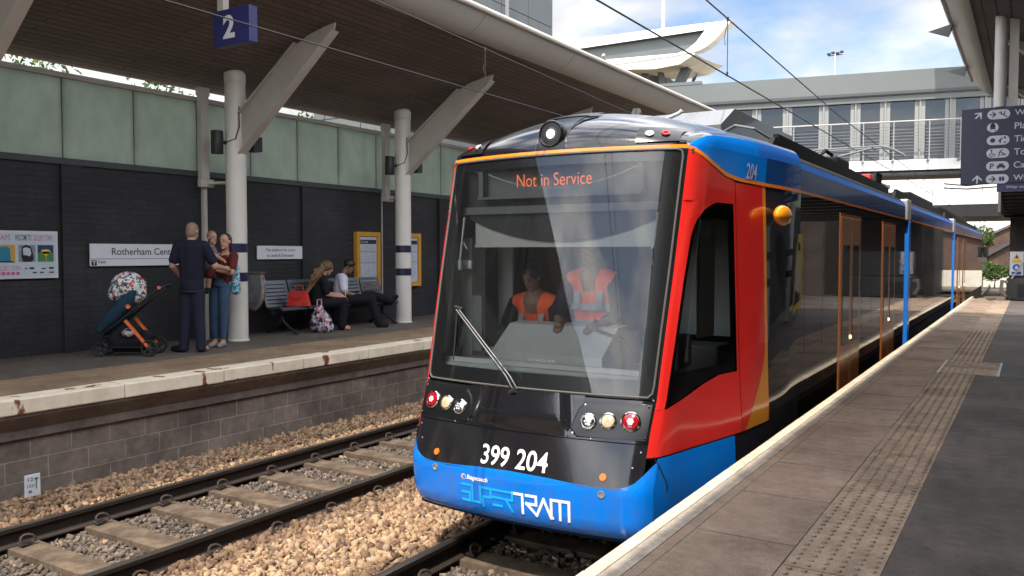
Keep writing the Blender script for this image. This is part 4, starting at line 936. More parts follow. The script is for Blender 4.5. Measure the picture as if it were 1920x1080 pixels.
for k in range(64):
    a = rs.uniform(math.pi * .60, math.pi * 2.4); rr = rs.uniform(.05, .10)
    q = c + sd_ * math.cos(a) * .08 - f * (.02 + .07 * abs(math.sin(a))) + u * rs.uniform(-.02, .08); ln = rs.uniform(.24, .52); pts = []
    for j in range(8): pts.append(q - u * ln * j / 7 + sd_ * (math.cos(a) * .21 * j / 7 + .014 * math.sin(j * 2.1 + k)) - f * (.10 * j / 7 * rs.uniform(.6, 1.2) + .012 * math.cos(j * 1.9 + k)))
    b.tube(pts, [.028, .03, .03, .028, .026, .022, .018, .010], 6)
fused(b, 'hair', 'hair_blond', sw, None, .009, 1)
b = MB(); chain(b, [P(.14, .06, .64), P(.30, .06, .62), P(.42, .06, .56)], [.07, .08, .04]); chain(b, [P(.14, -.08, .64), P(.32, -.06, .62)], [.07, .06]); fused(b, 'jacket', 'pink_cloth', sw, None, .012)
ph = MB(); ph.xf = lambda x, y, z: P(.41 + x, .02 + y, .70 + z); ph.bbox(-.006, .006, -.035, .035, -.07, .07, .004); tag(ph.build('phone', 'letter_white', None, P(.41, .02, .63)), 'white phone held up by the seated woman with curly hair', 'phone')
# seated young man in white
P2_ = frame(-10.36, 11.10, R(18)); P = lambda a, b_, c_: P2_(a, b_, c_ * .92); O = P(0, 0, .45)
b = MB(); chain(b, [P(-.10, 0, .55), P(-.12, 0, .75), P(-.10, 0, .95)], [.11, .11, .09]); chain(b, [P(-.09, 0, .98), P(-.02, .0, 1.12)], [.055, .05])
for s in (-1, 1):
    chain(b, [P(-.10, 0, .95), P(-.10, s * .18, .93), P(-.08, s * .23, .68), P(.16, s * .10, .63)], [.08, .055, .042, .03]); hand(b, P(.16, s * .10, .63), P(1, -s * .4, .3) - P(0, 0, 0), (0, 0, 1), .7, 1.0)
leg = {1: [P(-.04, .09, .53), P(.40, .16, .56), P(.52, .20, .10)], -1: [P(-.04, -.09, .55), P(.46, -.04, .60), P(.74, .14, .52)]}
for s in (-1, 1): chain(b, leg[s], [.105, .07, .048])
chain(b, [P(.52, .2, .06), P(.66, .21, .035)], [.045, .035]); chain(b, [P(.76, .14, .50), P(.84, .16, .58)], [.045, .035])
H = head(b, P(.03, .0, 1.18), P(1, .35, -.55) - P(0, 0, 0), 1.0)
sm = fused(b, 'person', 'skin_dark', None, O); tag(sm, 'seated young man in white T-shirt and black trousers with one leg stretched out', 'person'); face(sm, H)
b = MB()
for s in (-1, 1):
    chain(b, [P(-.10, s * .05, .56), P(-.12, s * .06, .75), P(-.10, s * .06, .93)], [.13, .13, .115]); chain(b, [P(-.10, s * .17, .94), P(-.085, s * .215, .76)], [.082, .072])
fused(b, 'shirt', 'white_cloth', sm, None, .01)
b = MB(); b.tube([P(-.1, 0, .46), P(-.1, 0, .58)], [.17, .16], 16)
for s in (-1, 1): chain(b, leg[s], [.125, .09, .075])
fused(b, 'trousers', 'black_cloth', sm, None, .01)
for p_, q_ in ((P(.53, .2, .05), P(.67, .21, .04)), (P(.76, .14, .50), P(.85, .16, .59))): b = MB(); chain(b, [p_, q_], [.055, .042]); fused(b, 'shoe', 'black_cloth', sm, None, .01)
c, f, sd_, u, rot = H; b = MB(); b.ball(c + u * .045 - f * .012, (.088, .10, .092), 14, 10, rot); b.ball(c + u * .07 + f * .05, (.07, .045, .045), 10, 8, rot); fused(b, 'hair', 'hair_dark', sm, None, .009)
# clear bin bag on a hoop
bb = thing('bin_bag', (-10.55, 9.10, .4), 'clear grey plastic bin bag hanging from a hoop beside the bench', 'bin bag')
b = MB(); rs = random.Random(3); n = 26; prof = [(.235, 1.03), (.215, 1.0), (.20, .95), (.215, .85), (.21, .72), (.18, .60), (.13, .50), (.07, .43), (.02, .41)]
b.grid(lambda i, j: (-10.55 + .04 * (1.03 - prof[int(j)][1]) + prof[int(j)][0] * (1 + .09 * math.sin(i * 2.9 + j * .7) + .05 * math.sin(i * 7.1)) * math.cos(i * math.tau / n), 9.10 + prof[int(j)][0] * (1 + .09 * math.sin(i * 2.3 + j)) * math.sin(i * math.tau / n) + .05 * (1.03 - prof[int(j)][1]), prof[int(j)][1] + .008 * math.sin(i * 3.3)), range(n + 1), range(len(prof)))
b.build('bag', 'poly', bb, smooth=True, sharp=180)
b = MB(); b.tube([(-10.55 + .215 * math.cos(i * math.tau / 24), 9.10 + .215 * math.sin(i * math.tau / 24), 1.0) for i in range(25)], .013, 8, False); b.tube([(-10.75, 9.10, 1.0), (-10.95, 9.10, 1.0)], .02, 8); b.box(-10.95, -10.93, 9.02, 9.18, .9, 1.1); b.build('hoop', 'dark_steel', bb, smooth=True)
# ---------------------------------------------------------------- the tram
XC = -3.11; HW = 1.325
def yc(z): return float(np.interp(z, [-.64, -.6, -.5, -.25, .02, .33, .8, 1.2, 1.7, 2.08, 2.2], [5.12, 5.03, 4.99, 4.97, 5.06, 5.17, 5.265, 5.35, 5.455, 5.535, 5.57]))
def bul(z): return float(np.interp(z, [-.6, .1, .33, 1.2, 2.1], [.08, .09, .10, .14, .18]))
PX = [0, .25, .5, .75, .90, .98, 1.025, 1.065, 1.10, 1.145, 1.21, 1.265, 1.305, 1.325, 1.325]
PY = [0, 0, 0, 0, .002, .010, .032, .085, .20, .50, .90, 1.30, 1.70, 2.15, 40]
PS = list(np.concatenate([[0], np.cumsum(np.hypot(np.diff(PX), np.diff(PY)))]))
def S(s, z, off=0.0):
    a = abs(s); sg = 1 if s >= 0 else -1
    x = float(np.interp(a, PS, PX)); y = float(np.interp(a, PS, PY)) + bul(z) * (min(x, 1.0) / .98) ** 2
    t = float(np.interp(z, [-.64, -.5, 0], [.06, .01, 0])); x = x - t * min(1, x / .9)
    wz = float(np.interp(z, [-.6, .1, .33, 1.2, 2.08], [.945, .950, .962, .99, 1.008])); x *= 1 - (1 - wz) * min(1, max(0, (2.2 - a) / 1.0))
    p = Vector((XC + sg * x, yc(z) + y, z))
    if off:
        e = .02; p = p + (S(s + e, z) - S(s - e, z)).cross(S(s, z + e) - S(s, z - e)).normalized() * off
    return p
def sY(Y, z, sg=1):
    """arc position on the side where the surface reaches Y at height z"""
    lo, hi = .9, 5.0
    for _ in range(30):
        m = (lo + hi) / 2
        if S(m, z).y < Y: lo = m
        else: hi = m
    return sg * lo
def lin(a, b, n): return [a + (b - a) * i / n for i in range(n + 1)]
def rows(mb, z0, z1, nz, slo, shi, ns, off=0.0):
    """surface patch by rows of height: s from slo(z) to shi(z)"""
    return mb.grid(lambda i, u: S(slo(i) + (shi(i) - slo(i)) * u, i, off), lin(z0, z1, nz), lin(0, 1, ns))
def colsp(mb, s0, s1, ns, zlo, zhi, nz, off=0.0):
    return mb.grid(lambda s, u: S(s, zlo(s) + (zhi(s) - zlo(s)) * u, off), lin(s0, s1, ns), lin(0, 1, nz))
K = lambda v: (lambda _: v)
tram = thing('tram', (XC, 8, RZ), 'red, blue and black articulated tram numbered 399 204 standing at the near platform', 'tram')
def tp(mb, name, mats, smooth=True, parent=tram, sharp=35, fixn=True, label=None):
    return mb.build(name, mats, parent, None, smooth, sharp, label, fixn)
SF = 1.012                                    # where the front turns into the corner
YS, YR, YE = 6.33, 6.88, 7.80                 # cab seam, end of the red, end of the modelled nose
itp = lambda xs, ys: (lambda v: float(np.interp(v, xs, ys)))
zor = itp([.9, 1.01, 1.25, 1.52, 1.75, 2.3, 5], [2.085, 2.075, 1.985, 1.905, 1.88, 1.87, 1.87])     # lower edge of the blue along the side
zbl = itp([0, .30, .55, .75, .88, .96, 1.03, 1.1], [-.215, -.222, -.238, -.245, -.235, -.195, -.125, -.06])   # top of the blue bumper
# nose: black panel over the bumper, the bumper itself
b = MB(); colsp(b, -SF, SF, 40, lambda s: zbl(abs(s)) - .01, K(.045), 6); tp(b, 'number_panel', 'tram_black')
b = MB(); rows(b, .052, .325, 10, K(-SF), K(SF), 40); tp(b, 'nose_panel', 'tram_black')
b = MB(); rows(b, .043, .054, 1, K(-SF), K(SF), 40, -.012); tp(b, 'panel_gap', 'black_rubber')
b = MB(); colsp(b, -1.11, 1.11, 44, K(-.62), lambda s: zbl(abs(s)), 10, .002); tp(b, 'bumper', 'tram_blue')
b = MB(); rows(b, -.64, -.60, 2, K(-1.1), K(1.1), 30, .004); tp(b, 'bumper_lip', 'black_rubber')
# raised bonnet in the middle of the nose
b = MB(); bz = lambda s: .012 + .045 * max(0, 1 - (abs(s) / .40) ** 6)
b.grid(lambda s, z: S(s, z, .001 + .045 * min(1, max(0, (.42 + (z - .19) * -.25 - abs(s)) / .07)) * min(1, max(0, (z - .06) / .1))), lin(-.5, .5, 50), lin(.055, .335, 14)); tp(b, 'bonnet', 'tram_black', sharp=60)
# windscreen: surround, gasket, glass
b = MB(); fr = (lambda z: -SF, lambda z: -.87)
WZ0, WZ1 = .335, 2.075; CZ0, CZ1 = .46, 1.99; CS = .865
rows(b, WZ0, CZ0, 3, K(-.99), K(.99), 30, -.012); rows(b, CZ1, WZ1, 3, K(-.99), K(.99), 30, -.012)
for s in (-1, 1): rows(b, CZ0, CZ1, 20, K(s * .99), K(s * CS), 3, -.012)
tp(b, 'windscreen_border', 'frit')
b = MB(); rows(b, WZ0 + .004, WZ1 - .004, 30, K(-.985), K(.985), 36, -.004); ws = tp(b, 'windscreen', 'windscreen_glass')
b = MB(); pts = [S(s, WZ0 + .012, .003) for s in lin(-.95, .95, 20)] + [S(.978, WZ0 + .04, .003)] + [S(.982, z, .003) for z in lin(.42, 2.02, 14)] + [S(.97, 2.055, .003)] + [S(s, 2.066, .003) for s in lin(.94, -.94, 20)] + [S(-.97, 2.055, .003)] + [S(-.982, z, .003) for z in lin(2.02, .42, 14)] + [S(-.978, WZ0 + .04, .003)]
b.tube(pts + pts[:1], .008, 6, False); tp(b, 'gasket', 'gasket')
# black A-pillar strips between the glass and the red corners
b = MB()
for s in (-1, 1): b = MB(); rows(b, WZ0, 2.07, 30, K(s * .985), K(s * SF), 4); tp(b, 'pillar', 'tram_black')
# orange line above the screen
b = MB(); rows(b, 2.077, 2.10, 2, K(-SF), K(SF), 30, .003); tp(b, 'orange_line', 'tram_orange')
# sides of the cab: red skin round the side window, blue above, orange line between, swoosh behind
wl = itp([.28, .72, 1.16, 1.44, 1.52, 1.58, 1.63, 1.66, 1.70], [1.085, 1.095, 1.10, 1.12, 1.145, 1.18, 1.235, 1.29, 1.42])
wb = itp([.26, .395, .43], [1.07, 1.56, 1.75])
def cab_side(sg, name):
    wr_ = lambda z: sY(YS - .035, z)
    seam = lambda z: sY(YS, z); end = lambda z: sY(YR - .10 * max(0, (.5 - z)) ** 1, z)
    A = lambda f: (lambda z: sg * f(z))
    b = MB()
    rows(b, -.036, .27, 4, A(K(SF)), A(lambda z: seam(z)), 24)
    rows(b, .27, .43, 8, A(K(SF)), A(lambda z: wl(z)), 4); rows(b, .27, .43, 8, A(lambda z: min(wb(z), wr_(z))), A(lambda z: seam(z)), 18)
    rows(b, .43, 1.70, 40, A(K(SF)), A(lambda z: wl(z)), 4); rows(b, .43, 1.70, 40, A(wr_), A(seam), 2)
    def top_(u, v):
        s_ = SF + u * (seam(1.8) - SF); z_ = 1.70 + v * (zor(s_) - 1.70); return S(sg * (SF + u * (seam(z_) - SF)), z_)
    b.grid(top_, lin(0, 1, 20), lin(0, 1, 6))
    d = tp(b, 'cab_side_panel', 'tram_red')
    b = MB(); rows(b, -.036, 1.865, 30, A(lambda z: seam(z) + .008), A(lambda z: sY(YR - .06 - .40 * (max(0, .58 - z) / .58) ** 1.6, z)), 6); tp(b, 'red_panel', 'tram_red')
    b = MB(); rows(b, -.036, 1.865, 30, A(lambda z: max(seam(z) + .009, sY(YR - .065 - .40 * (max(0, .58 - z) / .58) ** 1.6, z)) + .0), A(lambda z: sY(YR, z)), 6, -.001); tp(b, 'orange_panel', 'tram_swoosh')
    b = MB(); rows(b, -.02, 2.1, 20, A(lambda z: seam(z) - .003), A(lambda z: seam(z) + .010), 1, -.01); tp(b, 'door_gap', 'black_rubber')
    b = MB(); rows(b, .27, .43, 8, A(lambda z: wl(z)), A(lambda z: min(wb(z), wr_(z))), 8, -.010); rows(b, .43, 1.70, 40, A(lambda z: wl(z)), A(wr_), 16, -.010); tp(b, 'side_window', 'cab_glass')
    b = MB(); e = .0
    rows(b, .43, 1.70, 30, A(lambda z: wl(z)), A(lambda z: wl(z) + .05), 2, -.014); rows(b, .43, 1.70, 30, A(lambda z: wr_(z) - .05), A(wr_), 2, -.014); rows(b, 1.58, 1.70, 4, A(lambda z: wl(z) + .04), A(wr_), 12, -.014)
    rows(b, .28, .43, 8, A(lambda z: wl(z)), A(lambda z: min(wb(z), wr_(z))), 6, -.014); rows(b, .43, .50, 2, A(lambda z: wl(z)), A(wr_), 12, -.014)
    tp(b, 'window_border', 'frit')
    # blue: corner, cantrail
    b = MB(); colsp(b, sg * SF, sg * sY(YR, 1.9), 30, lambda s: zor(abs(s)) + .022, K(2.10), 6); tp(b, 'blue_panel', 'tram_blue')
    b = MB(); colsp(b, sg * SF, sg * sY(YE, 1.9), 40, lambda s: zor(abs(s)) - .004, lambda s: zor(abs(s)) + .024, 1, .003); tp(b, 'orange_line', 'tram_orange')
    # skirt
    b = MB(); rows(b, -.62, -.046, 6, A(K(1.10)), A(lambda z: sY(YS - .12, z)), 16); tp(b, 'side_skirt', 'tram_blue')
    b = MB(); rows(b, -.62, .03, 6, A(lambda z: sY(YS - .115, z)), A(lambda z: sY(YE, z)), 10, -.004); tp(b, 'side_skirt', 'tram_skirt')
    b = MB(); rows(b, .03, 1.868, 12, A(lambda z: sY(YR + .004, z)), A(lambda z: sY(YE, z)), 6, -.002); tp(b, 'side_panel', 'side_glass'); b = MB(); rows(b, 1.895, 2.10, 3, A(lambda z: sY(YR + .004, z)), A(lambda z: sY(YE, z)), 6, -.001); tp(b, 'cantrail', 'cantrail_blue')
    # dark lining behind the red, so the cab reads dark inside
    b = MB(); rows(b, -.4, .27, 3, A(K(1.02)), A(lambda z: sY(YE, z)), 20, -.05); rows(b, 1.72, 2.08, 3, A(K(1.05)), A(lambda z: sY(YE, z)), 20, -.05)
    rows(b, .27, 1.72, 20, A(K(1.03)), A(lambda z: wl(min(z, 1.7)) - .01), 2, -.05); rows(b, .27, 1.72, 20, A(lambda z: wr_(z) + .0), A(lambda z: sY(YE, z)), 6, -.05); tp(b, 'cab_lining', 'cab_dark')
for sg in (1, -1): cab_side(sg, '')
# roof dome and blue shoulders
HZ = lambda u: .40 - .215 * u * u
xs_ = itp([5.6, 5.85, 6.2, 6.6, 7.0, 7.4, 7.8], [1.01, 1.10, 1.16, 1.22, 1.27, 1.30, 1.325])
def dome(u, t, lift=0.0):
    A = S(u * SF, 2.10); Y = A.y + t * (YE - A.y); q = min(t / .55, 1)
    z = 2.10 + (HZ(u) + lift) * math.sqrt(max(0, 1 - (1 - q) ** 2.2)); hw_ = SF + (xs_(Y) - .17 - SF) * min(t / .25, 1)
    return Vector((XC + u * (hw_ - .015), Y, z))
tt = [0, .004, .012, .03, .055, .09, .14, .2, .28, .38, .5, .65, .8, 1]
b = MB(); b.grid(dome, lin(-1, 1, 40), tt); tp(b, 'roof_dome', 'tram_black', sharp=70)
for sg in (1, -1):
    def sh_(t, w_):
        e = dome(sg, t); p = S(sY(e.y, 2.10, sg), 2.10) if t > 0 else S(sg * SF, 2.10)
        m = p.lerp(e, w_); bu = math.sin(math.pi * w_) * .045 * min(1, t / .1)
        return m + Vector((sg * bu, -.0, bu * .8))
    b = MB(); b.m(0).grid(sh_, tt[:11], lin(0, .45, 3)); b.m(2).grid(sh_, tt[10:], lin(0, .45, 3)); b.m(1).grid(sh_, tt, lin(.45, 1, 4)); tp(b, 'roof_shoulder', ['tram_blue', 'tram_black', 'edge_blue'], sharp=70)
# lamps
def oriented(s, z, off=0): 
    e = .02; n = (S(s + e, z) - S(s - e, z)).cross(S(s, z + e) - S(s, z - e)).normalized(); return S(s, z) + n * off, n
for sg in (1, -1):
    b = MB(); pl = [(.46, .10), (.49, .27), (.56, .30), (1.0, .29), (1.02, .10), (.95, .085), (.50, .085)]
    pl = [(.43, .115), (.465, .24), (.515, .297), (1.0, .305), (1.0, .062), (.49, .062)]
    n = len(pl)
    b.grid(lambda i, k: S(sg * (.735 + (pl[int(i) % n][0] - .735) * k), .19 + (pl[int(i) % n][1] - .19) * k, .014 if k < .97 else .003), range(n + 1), [0, .33, .66, .96, 1.0]); hp = tp(b, 'lamp_panel', 'lamp_black', sharp=20)
    b = MB()
    for s_, z_ in ((.46, .085), (.98, .085), (.52, .275), (.97, .285)):
        o, nn = oriented(sg * s_, z_, .016); b.lathe(o, [(.008, -.002), (.006, .003)], 8, nn)
    b.build('panel_screw', 'chrome', hp)
    for s_, z_, rr, kind in ((.565, .165, .047, 'w'), (.71, .178, .047, 'a'), (.87, .185, .057, 'r')):
        o, nn = oriented(sg * s_, z_, .012)
        b = MB().m(0).lathe(o, [(rr + .012, 0), (rr + .012, .012), (rr + .004, .018), (rr, .006), (rr * .9, .004)], 22, nn); lp = tp(b, 'headlight', ['chrome'], sharp=40)
        b = MB(); b.lathe(o, [(rr * .98, .004), (rr * .92, .016), (rr * .5, .024), (.002, .026)], 22, nn); b.build('lens', {'w': 'chrome', 'a': 'lens_amber', 'r': 'lens_red'}[kind], lp, smooth=True)
        b = MB()
        for k in range(7 if kind != 'a' else 1):
            a = k * math.tau / 6; q = 0 if k == 6 or kind == 'a' else rr * (.42 if kind == 'w' else .27)
            up = Vector((0, 0, 1)); sx = nn.cross(up).normalized(); u2 = sx.cross(nn)
            b.ball(o + nn * .022 + sx * q * math.cos(a) + u2 * q * math.sin(a), rr * (.15 if kind != 'a' else .30), 8, 6)
        b.build('bulb', {'w': 'lamp_cool', 'a': 'lamp_amber', 'r': 'lamp_led_red'}[kind], lp, smooth=True)
    # reflectors and sockets on the bumper
    o, nn = oriented(sg * .735, -.175, .003); b = MB(); b.lathe(o, [(.026, 0), (.024, .006)], 18, nn); tp(b, 'reflector', 'reflector')
    o, nn = oriented(sg * .735, -.285, .003); b = MB(); b.lathe(o, [(.026, 0), (.026, .004), (.018, .0045), (.016, -.004)], 18, nn); tp(b, 'sensor_socket', 'galv')
    # marker lamps at the top corners
    def dm(x, zq):
        # point on the dome front at lateral x and height zq
        u = x / SF; lo, hi = 0, .55
        for _ in range(30):
            m_ = (lo + hi) / 2
            if dome(u, m_).z < zq: lo = m_
            else: hi = m_
        return dome(u, lo)
    def dn(x, zq):
        p = dm(x, zq); a_ = dm(x + .02, zq) - dm(x - .02, zq); c_ = dm(x, zq + .02) - dm(x, zq - .02); return p, a_.cross(c_).normalized()
    b = MB(); cn = [(.56, 2.125), (.58, 2.225), (.94, 2.205), (.92, 2.125)]
    b.grid(lambda x, v: (lambda q: q[0] + q[1] * .012)(dn(sg * x, 2.122 + v * (.115 - .0 * x))), lin(.67, .97, 8), lin(0, 1, 4)); mp_ = tp(b, 'marker_panel', 'lamp_black')
    for x, m1, m2 in ((.76, 'chrome', 'lamp_cool'), (.87, 'lens_red', 'lamp_red')):
        p, nn = dn(sg * x, 2.175); b = MB(); b.lathe(p + nn * .012, [(.032, 0), (.032, .012), (.024, .014)], 18, nn); ml = tp(b, 'marker_lamp', m1, parent=tram)
        b = MB(); b.lathe(p + nn * .020, [(.023, 0), (.018, .008), (.004, .010)], 16, nn); b.build('lens', m2, ml, smooth=True)
p, nn = dn(0.0, 2.225); nn = Vector((0, -1, .12)).normalized(); p = Vector((XC, 5.57, 2.225))
b = MB(); b.lathe(p + nn * -.12, [(.108, 0), (.108, .13), (.096, .145), (.085, .135)], 32, nn); hl = tp(b, 'top_headlight', 'lamp_black', sharp=30)
b = MB(); b.lathe(p + nn * .006, [(.084, 0), (.084, .002), (.040, .012), (.036, .012)], 28, nn); b.build('reflector_bowl', 'cab_dark', hl, smooth=True, sharp=30)
b = MB(); b.lathe(p + nn * .016, [(.037, 0), (.033, .008), (.006, .012)], 22, nn); b.build('lens', 'lamp_white', hl, smooth=True)
b = MB()
for sg in (1, -1):
    q = [dome(sg * v / SF, t_, .008) for v, t_ in ((.135, .0), (.125, .012), (.13, .05), (.17, .10), (.24, .16))]; b.tube(q, .006, 6)
b.grid(lambda u, t_: dome(u, t_, .006), lin(-.125, .125, 8), [0, .004, .012, .03, .055, .09, .14, .19])
tp(b, 'headlight_housing', 'lamp_black', sharp=60)
b = MB(); b.grid(lambda u, t_: dome(u, t_, .016), lin(-.26, .20, 8), [.17, .20, .24]); tp(b, 'roof_hatch', 'frit')
# wiper
b = MB()
for o_ in (0, .032):
    b.tube([S(-.075 + o_ * 1.3, .335, .05), S(-.14 + o_ * 1.2, .42, .055), S(-.70 + o_, .875, .05)], .008, 8)
wp = tp(b, 'wiper', 'wiper_steel')
b = MB(); b.tube([S(-.74, .90, .03), S(-.64, .885, .035)], .013, 8); b.tube([S(-.72, .90, .022), S(-.70, .50, .02)], .006, 6); b.build('wiper_blade', 'black_rubber', wp, smooth=True); b = MB(); b.tube([S(-.10, .30, .03), S(-.04, .325, .055)], .022, 10); b.build('wiper_spindle', 'black_rubber', wp, smooth=True)
# writing on the front
FS = lambda o_: (lambda x, z: S(x, z, o_))
for s_, x_, w_ in (('399', -.28, .25), ('204', .035, .265)): b = MB(); text(b, s_, FS(.004), x_, -.197, w_, .136, .012); tp(b, 'fleet_number', 'letter_white', False, fixn=False)
b = MB(); lo = (-.455, -.485); cw, ch, gp = .086, .118, .012
f1 = lambda x, z: S(x, z, .006)
def letter(polys, i, wd=1.0, x_off=None):
    x0 = lo[0] + i * (cw + gp) if x_off is None else x_off
    return [[(x0 + u * cw * wd, lo[1] + v * ch) for u, v in pl] for pl in polys]
for i, pl in enumerate(([[(.0, 1), (.9, 1)], [(.0, .52), (.9, .52), (.9, .02), (.05, .02)]], [[(.05, 1), (.05, .02), (.95, .02), (.95, 1)]], [[(.05, 1), (.95, 1), (.95, .45), (.08, .45), (.08, -.12)]],
                        [[(.05, 1), (.95, 1)], [(.05, .54), (.95, .54)], [(.08, .06), (.95, .06)]], [[(.05, 1), (.95, 1), (.95, .52), (.05, .52)], [(.25, .52), (.95, -.15)]])): strokes(b, letter(pl, i), .019, f1)
tp(b, 'operator_name', 'letter_cyan', False, fixn=False)
b = MB(); x0 = lo[0] + 5 * (cw + gp) - .012
for pl, xo, wd in (([[(.0, 1), (.85, 1), (.85, -.1)]], x0, 1.15), ([[(.1, 1), (1, 1), (1, .5), (.1, .5), (1.05, -.12), (1.7, .92), (2.35, -.12), (2.5, -.12)]], x0 + .11, 1.05), ([[(.0, -.14), (.0, .96), (1.5, .96), (1.5, -.14)], [(.75, .9), (.75, -.14)]], x0 + .325, 1.1)): strokes(b, letter(pl, 0, wd, xo), .021, f1)
tp(b, 'operator_name', 'letter_white', False, fixn=False)
b = MB(); text(b, 'Stagecoach', lambda x, z: S(x + (z + .32) * .25, z, .005), -.405, -.335, .20, .045, .035); tp(b, 'company_name', 'letter_white', False, fixn=False)
b = MB(); disc(b.m(0), FS(.005), -.435, -.312, .022); disc(b.m(1), FS(.0065), -.433, -.312, .017); b.m(2); poly(b, FS(.008), [(-.447, -.303), (-.437, -.298), (-.437, -.328), (-.447, -.322)]); tp(b, 'emblem', ['letter_white', 'tram_blue', 'reflector'], False, fixn=False)
sw_ = lambda y, z: S(sY(y, 1.9), z, .006)
b = MB(); text(b, '204', sw_, 6.50, 1.905, .19, .125, .01); tp(b, 'car_number', 'letter_pale', False, fixn=False)
# panel gaps, screws and coupler flap on the nose
for sg in (1, -1):
    b = MB(); b.tube([S(sg * 1.06, -.03, .003), S(sg * 1.13, -.10, .004), S(sg * 1.24, -.22, .004), S(sg * 1.245, -.60, .004)], .005, 5); tp(b, 'skirt_gap', 'black_rubber')
    for s_, z_ in ((.97, .0), (.93, -.10), (.99, .33), (.60, .06)):
        o, nn = oriented(sg * s_, z_, .003); b = MB(); b.lathe(o, [(.007, -.002), (.005, .002)], 8, nn); tp(b, 'panel_screw', 'galv')
b = MB(); b.tube([S(s, -.565, .003) for s in lin(-.95, .95, 24)], .003, 5); tp(b, 'bumper_seam', 'black_rubber')
# ---- cab inside
fl = -.42
b = MB(); b.box(XC - 1.1, XC + 1.1, 5.5, 7.7, fl - .03, fl); b.box(XC - 1.2, XC + 1.2, 7.62, 7.68, fl, 2.05); b.box(XC - 1.05, XC + 1.05, 5.75, 7.65, 2.04, 2.07); tp(b, 'cab_interior', 'cab_dark', False)
b = MB(); b.bbox(XC + 1.015, XC + 1.045, 5.93, 6.27, .70, 1.57, .012); tp(b, 'cab_side_blind', 'cab_white', False); b = MB(); b.box(XC + .45, XC + .98, 7.0, 7.05, .62, 1.62); tp(b, 'cab_partition', 'cab_grey', False)
b = MB(); b.bbox(XC + .62, XC + .98, 6.55, 6.9, .15, .58, .02); tp(b, 'cab_locker', 'cab_mid', False)
b = MB(); b.box(XC - .96, XC - .86, 5.75, 5.95, .35, 1.45); b.box(XC - .95, XC - .80, 6.3, 6.34, .35, 1.5); tp(b, 'cab_pillar', 'cab_grey', False)
# dashboard
b = MB(); D = lambda x0, x1, y0, y1, z0, z1, r_=.02: b.bbox(XC + x0, XC + x1, y0, y1, z0, z1, r_)
D(-.92, .92, 5.36, 6.05, .40, .47); D(-.92, .92, 5.33, 5.40, .36, .44, .01); db = tp(b, 'dashboard', 'cab_grey')
b = MB(); b.box(XC - .90, XC + .92, 5.405, 5.43, .47, .505); b.build('dashboard_trim', 'cab_white', db)
b = MB(); b.prism([(5.50, .47), (5.50, .56), (5.78, .76), (5.95, .77), (5.98, .47)], lambda u, v, w_: (w_, u, v), XC - .50, XC + .46); b.build('console', 'cab_grey', db)
b = MB(); b.prism([(5.50, .47), (5.50, .50), (5.62, .60), (5.80, .74), (5.90, .74), (5.90, .47)], lambda u, v, w_: (w_, u, v), XC + .465, XC + .62); b.bbox(XC + .60, XC + .76, 5.70, 5.80, .47, .52, .01); b.build('console_side', 'cab_dark', db)
b = MB(); text(b, 'STADLER', lambda x, z: (x, 5.497, z), XC - .16, .500, .24, .022, .02); b.build('maker_name', 'letter_white', db, fixn=False)
b = MB(); b.bbox(XC + .64, XC + .93, 5.80, 6.1, .47, .72, .02); b.build('side_console', 'cab_mid', db)
b = MB(); b.tube([(XC + .30, 5.72, .80), (XC + .33, 5.70, .74), (XC + .55, 5.64, .70), (XC + .74, 5.58, .62), (XC + .80, 5.54, .50)], .012, 8); b.ball((XC + .30, 5.72, .81), .018, 8, 6); b.build('microphone', 'black_plastic', db, smooth=True)
# sun blind and the visor over it
b = MB(); b.box(XC - .80, XC + .80, 5.72, 5.73, 1.385, 1.66); b.box(XC - .80, XC + .80, 5.71, 5.735, 1.375, 1.395); tp(b, 'sun_blind', 'blind_cream', False)
b = MB(); n_ = 24
b.add([(XC + x, 5.70, 1.415 + .17 * (x / .80) ** 2) for x in lin(-.84, .84, n_)] + [(XC + x, 5.70, 1.70) for x in lin(-.84, .84, n_)], [(i, i + 1, n_ + 2 + i, n_ + 1 + i) for i in range(n_)]); tp(b, 'visor', 'cab_dark', False)
b = MB(); b.box(XC - .99, XC + .99, 5.66, 5.69, 1.64, 1.70); tp(b, 'header_rail', 'cab_mid', False)
b = MB(); b.box(XC - .95, XC + .95, 5.72, 5.80, 1.70, 2.03); tp(b, 'display_housing', 'cab_dark', False)
b = MB(); b.box(XC - .70, XC + .72, 5.60, 5.72, 1.755, 1.775); b.box(XC - .70, XC - .66, 5.62, 5.72, 1.775, 1.98); b.box(XC + .68, XC + .72, 5.62, 5.72, 1.775, 1.98); b.box(XC - .66, XC + .68, 5.70, 5.715, 1.775, 1.98); ds = tp(b, 'destination_display', 'cab_mid', False)
b = MB(); text(b, 'Not in Service', lambda x, z: (x, 5.695, z), XC - .385, 1.85, .66, .10, -.006); b.build('display_text', 'led_amber', ds, fixn=False)
for sg in (-1, 1):
    b = MB(); b.tube([(XC + sg * .84, 5.62, 1.62), (XC + sg * .84, 5.55, 1.25)], .009, 6); b.bbox(XC + sg * .84 - .012, XC + sg * .84 + .012, 5.54, 5.57, 1.19, 1.27, .004); b.tube([(XC + sg * .84, 5.60, 1.42), (XC + sg * .80, 5.60, 1.36)], .007, 6)
    if sg < 0: b.bbox(XC - .90, XC - .83, 5.62, 5.66, 1.20, 1.27, .008); b.bbox(XC - .815, XC - .775, 5.62, 5.66, 1.20, 1.27, .008)
    tp(b, 'blind_cord', 'cab_white')
b = MB(); b.bbox(XC - .80, XC - .70, 5.66, 5.69, .52, .98, .01); b.bbox(XC - .72, XC - .45, 5.70, 5.76, .50, .56, .01); tp(b, 'cab_monitor', 'cab_mid', False)
